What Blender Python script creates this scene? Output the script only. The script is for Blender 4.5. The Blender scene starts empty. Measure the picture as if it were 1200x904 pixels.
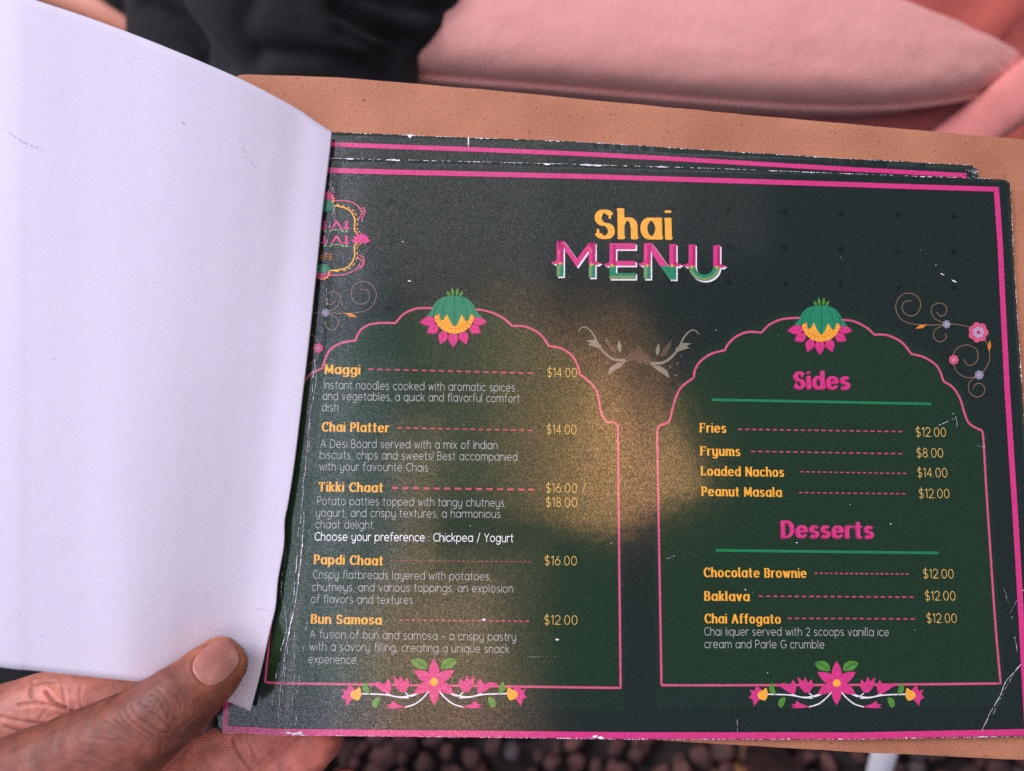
import bpy, bmesh, math, random
import numpy as np
from mathutils import Matrix, Vector, noise
from mathutils.geometry import delaunay_2d_cdt
random.seed(7)
rng = np.random.default_rng(7)
S = bpy.context.scene
COL = S.collection

# ------------------------------------------------------------------ camera
F, CX, CY = 867.0, 600.0, 452.0            # focal length in photo pixels, 1200 px wide photo
D = 0.2734                                 # lens to menu, metres
ZP = 0.72                                  # the menu is held this high above the ground
pa, pb, pc = (math.radians(a) for a in (6.2594517, -1.79387523, 0.6779591))
RX = np.array([[1,0,0],[0,math.cos(pa),-math.sin(pa)],[0,math.sin(pa),math.cos(pa)]])
RY = np.array([[math.cos(pb),0,math.sin(pb)],[0,1,0],[-math.sin(pb),0,math.cos(pb)]])
RZ = np.array([[math.cos(pc),-math.sin(pc),0],[math.sin(pc),math.cos(pc),0],[0,0,1]])
ROT = RZ @ RY @ RX
cd = bpy.data.cameras.new('camera'); cam = bpy.data.objects.new('camera', cd); COL.objects.link(cam)
cd.sensor_width = 36; cd.lens = F/1200*36; cd.clip_start = 0.02; cd.clip_end = 200
m4 = Matrix([list(ROT[0])+[0], list(ROT[1])+[0], list(ROT[2])+[ZP+D], [0,0,0,1]])
cam.matrix_world = m4
cd.dof.use_dof = True; cd.dof.focus_distance = 0.272; cd.dof.aperture_fstop = 7.0
S.camera = cam
S.cycles.use_denoising = False

# ------------------------------------------------------------------ world, sun, large lamps, exposure
W = bpy.data.worlds.new('World'); S.world = W; W.use_nodes = True
nt = W.node_tree; nt.nodes.clear()
sky = nt.nodes.new('ShaderNodeTexSky'); sky.sky_type = 'NISHITA'; sky.sun_disc = False
sky.sun_elevation = math.radians(38); sky.sun_rotation = math.radians(-60)
bg = nt.nodes.new('ShaderNodeBackground'); bg.inputs['Strength'].default_value = 0.06
wo = nt.nodes.new('ShaderNodeOutputWorld')
nt.links.new(sky.outputs[0], bg.inputs[0]); nt.links.new(bg.outputs[0], wo.inputs[0])
S.view_settings.view_transform = 'Standard'; S.view_settings.look = 'None'
S.view_settings.exposure = 0.2; S.view_settings.gamma = 1; S.view_settings.use_curve_mapping = False

def unp(q):
    d = ROT @ np.array([(q[0]-CX)/F, -(q[1]-CY)/F, -1.0])
    return d[:2]/-d[2]
def PG(q, h=0.0):                           # measured photo point -> place on a plane h above the menu
    u = unp(q)*(D-h); return (float(u[0]), float(u[1]))
def P3(q, h=0.0):
    x, y = PG(q, h); return Vector((x, y, ZP+h))
def toPX(v):                                # (n,3) world -> photo pixels
    v = np.asarray(v, float) - np.array([0,0,ZP+D]); c = v @ ROT
    return np.stack([CX+F*c[:,0]/-c[:,2], CY-F*c[:,1]/-c[:,2]], 1)

sd = bpy.data.lights.new('sun', 'SUN'); sd.energy = 1.95; sd.angle = math.radians(25); sd.color = (1.0,.92,1.02)
so = bpy.data.objects.new('sun', sd); COL.objects.link(so)
sv = Vector((-0.62, 0.45, 0.62)); so.rotation_euler = sv.to_track_quat('Z','Y').to_euler()

def area(name, x0, x1, y0, y1, h, rad, col):
    """an added soft lamp overhead, shaped for reflections on the card: rectangle at height h over the menu, radiance rad"""
    l = bpy.data.lights.new(name, 'AREA'); l.shape = 'RECTANGLE'; l.size = x1-x0; l.size_y = y1-y0
    l.energy = rad*math.pi*(x1-x0)*(y1-y0); l.color = col
    o = bpy.data.objects.new(name, l); COL.objects.link(o); o.location = ((x0+x1)/2, (y0+y1)/2, ZP+h)
    return o
def area_px(name, qa, qb, h, rad, col):
    a = unp(qa)*(D+h); b = unp(qb)*(D+h)
    return area(name, min(a[0],b[0]), max(a[0],b[0]), min(a[1],b[1]), max(a[1],b[1]), h, rad, col)
def area_edge(name, ql, qr, hp, h, rad, col):
    """rectangle whose lower edge runs from ql to qr, hp photo pixels deep"""
    a = unp(ql)*(D+h); b = unp(qr)*(D+h); d = b-a; L = float(np.linalg.norm(d)); t = d/L; n = np.array([-t[1], t[0]]); H = hp/F*(D+h)
    o = area(name, -L/2, L/2, -H/2, H/2, h, rad, col); c = (a+b)/2+n*H/2
    o.location = (float(c[0]), float(c[1]), ZP+h); o.rotation_euler = (0, 0, math.atan2(t[1], t[0])); return o
for k,(x0,y0,x1,y1,rd) in enumerate([(470,300,640,600,.32),(500,340,610,580,.3)]): area_px('sheen_lamp', (x0,y0), (x1,y1), 0.895-.003*k, rd, (1.0,.74,.46))  # added lamps for a faint warm sheen on the print
SKYC=(.83,.86,1.04); WARM=(1.0,.50,.20)
area_px('sky_lamp_left', (-1300, -700), (395, 1000), 0.90, 1.25, SKYC)  # added lamps from here stand in for cool sky light
for k,(x1,y0,rd) in enumerate([(425,-500,.15),(442,300,.35),(458,425,.45)]):
    area_px('sky_lamp_edge', (395 if k else 395, y0), (x1, 1000 if k else 1000), 0.90+.003*k, rd, (.76,.86,1.0))
area_px('sky_lamp_far', (345, -900), (1000, 170), 0.9, .7, (.9,.88,1.0))
for k,x1 in enumerate([640, 790, 900]): area_px('sky_lamp_dim', (400, 60), (x1, 345-22*k), 0.91+.003*k, .24, (1.0,.88,.86))
for k,(x0,y0,rd) in enumerate([(566,330,.5),(592,365,.5),(616,400,.6),(640,440,.75),(662,482,.95),(684,520,1.0)]):
    area_px('warm_glare_lamp', (x0, y0), (738-k*1.5, 617), 0.90+.003*k, rd, WARM)  # added lamps, nested to shape the warm glare on the card
for k,(hp,rd) in enumerate([(235,.55),(200,.6),(165,.7),(130,.9),(100,1.1),(70,1.0)]):
    area_edge('warm_glare_slant', (734,614), (842-k*5,566-k*-2), hp, 0.92+.003*k, rd, WARM)
for k,(x0,x1,y0,y1) in enumerate([(452,512,490,690),(462,500,520,670)]): area_px('warm_streak_lamp', (x0,y0), (x1,y1), 0.90+.003*k, .8, (1.0,.60,.38))  # added lamps for the copper streak, more below for the lower patch
for k,(x0,x1,y0,rd) in enumerate([(395,555,705,.8),(420,590,680,.7),(440,615,655,.5),(450,640,635,.45),(545,572,640,.5)]): area_px('warm_low_lamp', (x0,y0), (x1,1000), 0.92+.003*k, rd, (1.0,.58,.36))

# ------------------------------------------------------------------ materials
def lin(c, k=1.0):
    return tuple(min(1.0, k*(((v/255)/12.92) if v/255 <= .04045 else ((v/255+.055)/1.055)**2.4)) for v in c) + (1.0,)
def mat(name, color, rough=.6, spec=.5):
    m = bpy.data.materials.new(name); m.use_nodes = True
    b = m.node_tree.nodes['Principled BSDF']
    b.inputs['Base Color'].default_value = color if len(color) == 4 else (*color,1)
    b.inputs['Roughness'].default_value = rough; b.inputs['Specular IOR Level'].default_value = spec
    return m, m.node_tree, b
def node(nt, t, **kw):
    n = nt.nodes.new(t)
    for k, v in kw.items():
        if k in n.inputs: n.inputs[k].default_value = v
        else: setattr(n, k, v)
    return n
def add_noise_colour(m3, c1, c2, scale, detail=4, lo=.35, hi=.65, vec=None):
    m, nt, b = m3
    tc = node(nt,'ShaderNodeTexCoord'); n = node(nt,'ShaderNodeTexNoise', Scale=scale, Detail=detail)
    nt.links.new((vec or tc.outputs['Object']), n.inputs['Vector'])
    r = node(nt,'ShaderNodeValToRGB'); r.color_ramp.elements[0].position = lo; r.color_ramp.elements[1].position = hi
    r.color_ramp.elements[0].color = c1; r.color_ramp.elements[1].color = c2
    nt.links.new(n.outputs[0], r.inputs[0]); nt.links.new(r.outputs[0], b.inputs['Base Color'])
    return r
def add_bump(m3, scales, vec='Object'):
    """scales: list of (noise scale, distance in m, strength)"""
    m, nt, b = m3; prev = None
    tc = node(nt,'ShaderNodeTexCoord')
    for sc, dist, st in scales:
        n = node(nt,'ShaderNodeTexNoise', Scale=sc, Detail=3.0, Roughness=.6)
        nt.links.new(tc.outputs[vec], n.inputs['Vector'])
        bp = node(nt,'ShaderNodeBump', Distance=dist, Strength=st)
        nt.links.new(n.outputs[0], bp.inputs['Height'])
        if prev: nt.links.new(prev.outputs[0], bp.inputs['Normal'])
        prev = bp
    nt.links.new(prev.outputs[0], b.inputs['Normal'])
PRINT = [(130, .00009, .22), (45, .0004, .16)]
def ink(name, rgb, k=1.25, var=.12):
    m3 = mat(name, lin(rgb,k*.88), .105, .62)
    l=m3[1].links; t9=node(m3[1],'ShaderNodeTexCoord')
    def grain(cell, dim='2D'):
        a9=node(m3[1],'ShaderNodeVectorMath',operation='SCALE'); a9.inputs['Scale'].default_value=cell; l.new(t9.outputs['Object'],a9.inputs[0])
        f9=node(m3[1],'ShaderNodeVectorMath',operation='FLOOR'); l.new(a9.outputs[0],f9.inputs[0])
        w9=node(m3[1],'ShaderNodeTexWhiteNoise',noise_dimensions='2D'); l.new(f9.outputs[0],w9.inputs['Vector']); return w9.outputs['Value']
    g1=grain(2700.0); g2=grain(4300.0); ad=node(m3[1],'ShaderNodeMath',operation='MULTIPLY'); l.new(g1,ad.inputs[0]); l.new(g2,ad.inputs[1])
    q9=node(m3[1],'ShaderNodeMapRange'); q9.inputs[1].default_value=0; q9.inputs[2].default_value=1; q9.inputs[3].default_value=.30; q9.inputs[4].default_value=1.75
    l.new(ad.outputs[0],q9.inputs[0]); l.new(q9.outputs[0],m3[2].inputs['Specular IOR Level'])
    k*=.88; c = lin(rgb,k); a = tuple(v*(1-var) for v in c[:3])+(1,); bb = tuple(min(1,v*(1+var)) for v in c[:3])+(1,)
    add_noise_colour(m3, a, bb, 900, 5); add_bump(m3, PRINT)
    return m3[0]
M = {}
M['ground_ink'] = ink('dark_green_card', (36,46,41), .98, .18)
M['halo'] = ink('soft_green_print', (36,52,44), 1.0)
M['fill'] = ink('arch_green_print', (36,59,40), .97, .16)
M['motif'] = ink('shadow_motif_print', (24,33,31), 1.0)
M['pink'] = ink('pink_print', (218,64,134), .98)
M['pink_soft'] = ink('soft_pink_print', (212,94,128), 1.0)
M['pink_dark'] = ink('deep_pink_print', (176,40,104), 1.1)
M['dash'] = ink('coral_dash_print', (214,84,110), .95)
M['dash_faint'] = ink('faint_coral_print', (170,80,85), .9)
M['gold'] = ink('gold_print', (244,176,64), 1.05)
M['orange'] = ink('orange_print', (225,130,45), 1.1)
M['price'] = ink('pale_gold_print', (226,186,100), 1.25)
M['text'] = ink('white_text_print', (206,208,206), .95)
M['text_strong'] = ink('bright_text_print', (232,232,240), 1.3)
M['green'] = ink('green_print', (38,132,80), 1.0)
M['teal'] = ink('teal_print', (45,135,100), 1.05)
M['teal_dark'] = ink('dark_teal_print', (25,92,70), 1.0)
M['sage'] = ink('sage_print', (120,150,105), 1.05)
M['leaf'] = ink('leaf_green_print', (85,145,60), 1.0)
M['white'] = ink('white_print', (235,232,238), 1.1)
M['scroll'] = ink('beige_scroll_print', (140,118,96), .8)
M['grey_flower'] = ink('grey_flower_print', (150,152,172), .9)
M['ornament'] = ink('faded_ornament_print', (150,146,128), .8)
M['faint'] = ink('faint_ornament_print', (98,84,72), .8)
M['lilac'] = ink('lilac_print', (190,160,190), 1.0)
m3 = mat('bare_paper', lin((236,230,242),1.05), .85, .3); add_bump(m3, [(3000,.0001,1)]); M['bare'] = m3[0]
m3 = mat('white_paper', (.83,.80,.90,1), .8, .2)
add_noise_colour(m3, (.79,.765,.91,1), (.82,.795,.94,1), 9, 3)
add_bump(m3, [(1800,.00004,.7), (35,.0008,.35)]); M['paper'] = m3[0]
# brown fibre board
m3 = mat('brown_fibre_board', lin((190,118,86)), .75, .3)
m, nt, b = m3
tc = node(nt,'ShaderNodeTexCoord')
n1 = node(nt,'ShaderNodeTexNoise', Scale=1500.0, Detail=4.0); n2 = node(nt,'ShaderNodeTexNoise', Scale=28.0, Detail=5.0)
n3 = node(nt,'ShaderNodeTexNoise', Scale=620.0, Detail=2.0)
for n in (n1,n2,n3): nt.links.new(tc.outputs['Object'], n.inputs['Vector'])
r1 = node(nt,'ShaderNodeValToRGB'); e = r1.color_ramp.elements
e[0].position=.3; e[0].color=lin((162,108,80)); e[1].position=.75; e[1].color=lin((198,138,108))
r2 = node(nt,'ShaderNodeValToRGB'); e = r2.color_ramp.elements
e[0].position=.3; e[0].color=(.78,.75,.73,1); e[1].position=.64; e[1].color=(1,1,1,1)
r3 = node(nt,'ShaderNodeValToRGB'); e = r3.color_ramp.elements
e[0].position=.25; e[0].color=(.52,.44,.42,1); e[1].position=.36; e[1].color=(1,1,1,1)
nt.links.new(n1.outputs[0], r1.inputs[0]); nt.links.new(n2.outputs[0], r2.inputs[0]); nt.links.new(n3.outputs[0], r3.inputs[0])
mx = node(nt,'ShaderNodeMix', data_type='RGBA', blend_type='MULTIPLY'); mx.inputs[0].default_value = 1
mx2 = node(nt,'ShaderNodeMix', data_type='RGBA', blend_type='MULTIPLY'); mx2.inputs[0].default_value = 1
nt.links.new(r1.outputs[0], mx.inputs[6]); nt.links.new(r2.outputs[0], mx.inputs[7])
nt.links.new(mx.outputs[2], mx2.inputs[6]); nt.links.new(r3.outputs[0], mx2.inputs[7]); nt.links.new(mx2.outputs[2], b.inputs['Base Color'])
add_bump(m3, [(1500,.00005,.7),(200,.0001,.35)]); M['board'] = m3[0]
# fabrics
def fabric(name, c1, c2, sheen=.2, wav=2600, rough=.85):
    m3 = mat(name, c1, rough, .25); add_noise_colour(m3, c1, c2, 14, 4)
    m3[2].inputs['Sheen Weight'].default_value = sheen
    add_bump(m3, [(wav,.0003,.6),(45,.004,.35)]); return m3[0]
M['black_cloth'] = fabric('black_cotton', (.008,.0075,.009,1), (.015,.014,.017,1), .05)
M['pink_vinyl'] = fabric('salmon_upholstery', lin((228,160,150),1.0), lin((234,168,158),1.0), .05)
M['pink_shaded'] = fabric('salmon_shaded', lin((206,120,118),.9), lin((214,126,122),.9), .05)  # the cushion pink darkened, shade painted in for the base
M['band_cloth'] = fabric('rose_upholstery', lin((212,130,122),1.0), lin((220,138,130),1.0), .05)
M['red_cloth'] = fabric('brick_red_upholstery', lin((172,84,74),1.0), lin((184,92,80),1.0), .05)
m3 = mat('dark_wood', lin((52,34,30)), .6); add_noise_colour(m3, lin((40,26,24)), lin((66,44,38)), 30, 5); M['dark_wood'] = m3[0]
m3 = mat('white_painted_metal', (.75,.74,.78,1), .35); M['white_metal'] = m3[0]
m3 = mat('dark_soil', (.02,.014,.013,1), .9); add_noise_colour(m3, (.012,.009,.009,1), (.035,.024,.022,1), 12, 6); M['soil'] = m3[0]
# stones, colour per stone
m3 = mat('lava_stone', (.1,.06,.06,1), .8)
m, nt, b = m3
at = node(nt,'ShaderNodeVertexColor'); at.layer_name = 'tint'
tc = node(nt,'ShaderNodeTexCoord'); n1 = node(nt,'ShaderNodeTexNoise', Scale=90.0, Detail=5.0)
r1 = node(nt,'ShaderNodeValToRGB'); e = r1.color_ramp.elements; e[0].color=(.5,.5,.5,1); e[1].color=(1.4,1.4,1.4,1); e[0].position=.3; e[1].position=.7
nt.links.new(tc.outputs['Object'], n1.inputs['Vector']); nt.links.new(n1.outputs[0], r1.inputs[0])
mx = node(nt,'ShaderNodeMix', data_type='RGBA', blend_type='MULTIPLY'); mx.inputs[0].default_value = 1
nt.links.new(at.outputs[0], mx.inputs[6]); nt.links.new(r1.outputs[0], mx.inputs[7]); nt.links.new(mx.outputs[2], b.inputs['Base Color'])
add_bump(m3, [(250,.004,.8)]); M['stone'] = m3[0]
# skin, pigment per vertex, creases painted darker as shade
m3 = mat('brown_skin', (.2,.1,.08,1), .5, .4)
m, nt, b = m3
at = node(nt,'ShaderNodeVertexColor'); at.layer_name = 'pigment_shade'
tc = node(nt,'ShaderNodeTexCoord'); n1 = node(nt,'ShaderNodeTexNoise', Scale=260.0, Detail=5.0)
r1 = node(nt,'ShaderNodeValToRGB'); e = r1.color_ramp.elements; e[0].color=(.80,.77,.76,1); e[1].color=(1.15,1.13,1.12,1); e[0].position=.3; e[1].position=.7
nt.links.new(tc.outputs['Object'], n1.inputs['Vector']); nt.links.new(n1.outputs[0], r1.inputs[0])
mx = node(nt,'ShaderNodeMix', data_type='RGBA', blend_type='MULTIPLY'); mx.inputs[0].default_value = 1
nt.links.new(at.outputs[0], mx.inputs[6]); nt.links.new(r1.outputs[0], mx.inputs[7]); nt.links.new(mx.outputs[2], b.inputs['Base Color'])
b.inputs['Subsurface Weight'].default_value = .12; b.inputs['Subsurface Radius'].default_value = (1,.35,.2); b.inputs['Subsurface Scale'].default_value = .003
vo = node(nt,'ShaderNodeTexVoronoi', Scale=1100.0, feature='DISTANCE_TO_EDGE')
mp = node(nt,'ShaderNodeMapping'); mp.inputs['Rotation'].default_value = (0,0,.7); mp.inputs['Scale'].default_value = (1,.55,1)
nt.links.new(tc.outputs['Object'], mp.inputs[0]); nt.links.new(mp.outputs[0], vo.inputs['Vector'])
b1 = node(nt,'ShaderNodeBump', Distance=.00012, Strength=.7); nt.links.new(vo.outputs[0], b1.inputs['Height'])
n2 = node(nt,'ShaderNodeTexNoise', Scale=400.0, Detail=4.0); nt.links.new(tc.outputs['Object'], n2.inputs['Vector'])
b2 = node(nt,'ShaderNodeBump', Distance=.0003, Strength=.5); nt.links.new(n2.outputs[0], b2.inputs['Height'])
nt.links.new(b1.outputs[0], b2.inputs['Normal']); nt.links.new(b2.outputs[0], b.inputs['Normal']); M['skin'] = m
m3 = mat('fingernail', lin((188,128,114)), .2, .5); m3[2].inputs['Subsurface Weight'].default_value=.1; m3[2].inputs['Subsurface Scale'].default_value=.002
add_noise_colour(m3, lin((168,108,96)), lin((194,134,118)), 160, 3); add_bump(m3, [(120,.0003,.3)]); M['nail'] = m3[0]
m3 = mat('far_skin', lin((220,144,116)), .5); add_noise_colour(m3, lin((214,136,108)), lin((226,152,124)), 20, 3); M['far_skin'] = m3[0]

# ------------------------------------------------------------------ object helpers
def link(name, verts, faces, material, parent=None, smooth=False, loc=None):
    me = bpy.data.meshes.new(name); me.from_pydata([tuple(v) for v in verts], [], [tuple(f) for f in faces])
    me.update()
    for mt in (material if isinstance(material, list) else [material]): me.materials.append(mt)
    if smooth: me.polygons.foreach_set('use_smooth', [True]*len(me.polygons))
    o = bpy.data.objects.new(name, me); COL.objects.link(o)
    if parent: o.parent = parent
    if loc: o.location = loc
    return o
def tag(o, label=None, cat=None, group=None, kind=None):
    if label: o['label'] = label
    if cat: o['category'] = cat
    if group: o['group'] = group
    if kind: o['kind'] = kind
    return o
def empty(name, loc, parent=None):
    o = bpy.data.objects.new(name, None); COL.objects.link(o); o.location = loc; o.empty_display_size = .02
    if parent: o.parent = parent
    return o
def crom(pts, n=8, closed=False):
    """Catmull-Rom through 2D/3D points"""
    p = [np.array(q, float) for q in pts]
    if closed: p = [p[-1]]+p+[p[0],p[1]]
    else: p = [2*p[0]-p[1]]+p+[2*p[-1]-p[-2]]
    out = []
    for i in range(1, len(p)-2):
        for k in range(n):
            t = k/n
            out.append(.5*((2*p[i])+(-p[i-1]+p[i+1])*t+(2*p[i-1]-5*p[i]+4*p[i+1]-p[i+2])*t*t+(-p[i-1]+3*p[i]-3*p[i+1]+p[i+2])*t**3))
    if not closed: out.append(p[-2])
    return out

# ------------------------------------------------------------------ the front page: shape of its surface (metres, menu plane)
CREASE = [(386,190),(384,240),(378,330),(370,420),(362,500),(352,600),(343,700),(334,780),(325,860)]
cr_xy = np.array([PG(q) for q in CREASE])
def crease_x(y):
    return np.interp(y, cr_xy[::-1,1], cr_xy[::-1,0])
def zsurf(x, y):
    x = np.asarray(x, float); y = np.asarray(y, float)
    z = .00007*np.sin(x*61+1.3)*np.cos(y*47+.5) + .00003*np.sin(x*120+y*90)
    d = crease_x(y)-x                                   # >0 left of the crease
    ridge = .00018*np.exp(-(d/.0022)**2)
    dip = np.where(d>0, -.0016*(1-np.exp(-(np.maximum(d,0)/.007)**2)), 0)
    return z+ridge+dip
LAY = .000035
PX2M = D/F*1.02                                         # one photo pixel on the menu, metres

def cdt(polys, extra=None, eps=1e-7):
    """union of overlapping polygons -> verts, tris"""
    vs=[]; fs=[]
    for p in polys:
        q_=np.asarray([(float(c[0]),float(c[1])) for c in p]); x_,y_=q_[:,0],q_[:,1]
        if (x_*np.roll(y_,-1)-y_*np.roll(x_,-1)).sum()<0: p=q_[::-1]
        b0=len(vs); vs += [Vector((float(q[0]),float(q[1]))) for q in p]; fs.append(list(range(b0,len(vs))))
    if extra is not None: vs += [Vector((float(q[0]),float(q[1]))) for q in extra]
    v,e,f,ov,oe,of = delaunay_2d_cdt(vs, [], fs, 0, eps)
    keep = [t for t,o in zip(f,of) if len(o)]
    a = np.array([(q.x,q.y) for q in v])
    used = sorted({i for t in keep for i in t}); mp = {u:i for i,u in enumerate(used)}
    return a[used], [tuple(mp[i] for i in t) for t in keep]
def grid_in(poly, step):
    p = np.array(poly); x0,y0 = p.min(0); x1,y1 = p.max(0)
    gx,gy = np.meshgrid(np.arange(x0,x1,step), np.arange(y0,y1,step)); g = np.stack([gx.ravel(),gy.ravel()],1)
    g = g + rng.uniform(-.1,.1,g.shape)*step
    ins = np.zeros(len(g),bool); n=len(p)
    for i in range(n):
        a=p[i]; b=p[(i+1)%n]
        c = ((a[1]>g[:,1])!=(b[1]>g[:,1]))
        with np.errstate(divide='ignore', invalid='ignore'):
            xx = (b[0]-a[0])*(g[:,1]-a[1])/(b[1]-a[1])+a[0]
        ins ^= c & (g[:,0]<xx)
    return g[ins]

class Print:
    """flat print collected in menu-plane metres and laid on the page surface"""
    def __init__(s): s.v=[]; s.f=[]
    def put(s, xy, tris):
        b0=sum(len(a) for a in s.v); s.v.append(np.asarray(xy)); s.f += [tuple(i+b0 for i in t) for t in tris]
    def poly(s, pts): v,f = cdt([pts]); s.put(v,f)
    def build(s, name, material, parent, layer, zf=None, label=None):
        xy = np.concatenate(s.v); z = (zf or zsurf)(xy[:,0],xy[:,1])+layer*LAY
        o = link(name, np.column_stack([xy,z]), s.f, material, parent, True)
        if label: o['label'] = label
        return o
def nibhull(a, b, nib):
    p = np.vstack([nib+a, nib+b]); p = p[np.lexsort((p[:,1],p[:,0]))]
    def half(pts):
        h=[]
        for q in pts:
            while len(h)>1 and (h[-1][0]-h[-2][0])*(q[1]-h[-2][1])-(h[-1][1]-h[-2][1])*(q[0]-h[-2][0])<=1e-12: h.pop()
            h.append(q)
        return h
    lo=half(p); up=half(p[::-1]); return lo[:-1]+up[:-1]
def nib(rx, ry, k=10):
    a = np.arange(k)*2*math.pi/k+.13; return np.stack([rx*np.cos(a), ry*np.sin(a)],1)
def sqnib(rx, ry):
    a = np.radians([10,45,80,100,135,170,190,225,260,280,315,350]); c,s_=np.cos(a),np.sin(a)
    return np.stack([rx*np.sign(c)*np.abs(c)**.5, ry*np.sign(s_)*np.abs(s_)**.5],1)
def stroke_polys(strokes, nb):
    out=[]
    for s in strokes:
        s=[np.array(q,float) for q in s]
        if len(s)==1: out.append(list(nb+s[0])); continue
        for a,b in zip(s[:-1],s[1:]): out.append(nibhull(a,b,nb))
    return out
def ribbon(pts, w, wf=None):
    """polyline (menu plane metres) -> quads strip with even or varying width, mitred"""
    p = np.array(pts,float); t = np.gradient(p,axis=0); t/=np.linalg.norm(t,axis=1)[:,None]+1e-12
    n = np.stack([-t[:,1],t[:,0]],1); ww = np.full(len(p),w/2) if wf is None else np.array(wf)/2
    L=p+n*ww[:,None]; R_=p-n*ww[:,None]; v=np.empty((2*len(p),2)); v[0::2]=L; v[1::2]=R_
    return v, [(2*i+1,2*i+3,2*i+2,2*i) for i in range(len(p)-1)]
def dens(pts, step=.002):
    out=[np.array(pts[0],float)]
    for a,b in zip(pts[:-1],pts[1:]):
        a=np.array(a,float); b=np.array(b,float); n=max(1,int(np.linalg.norm(b-a)/step))
        out += [a+(b-a)*k/n for k in range(1,n+1)]
    return out

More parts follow.
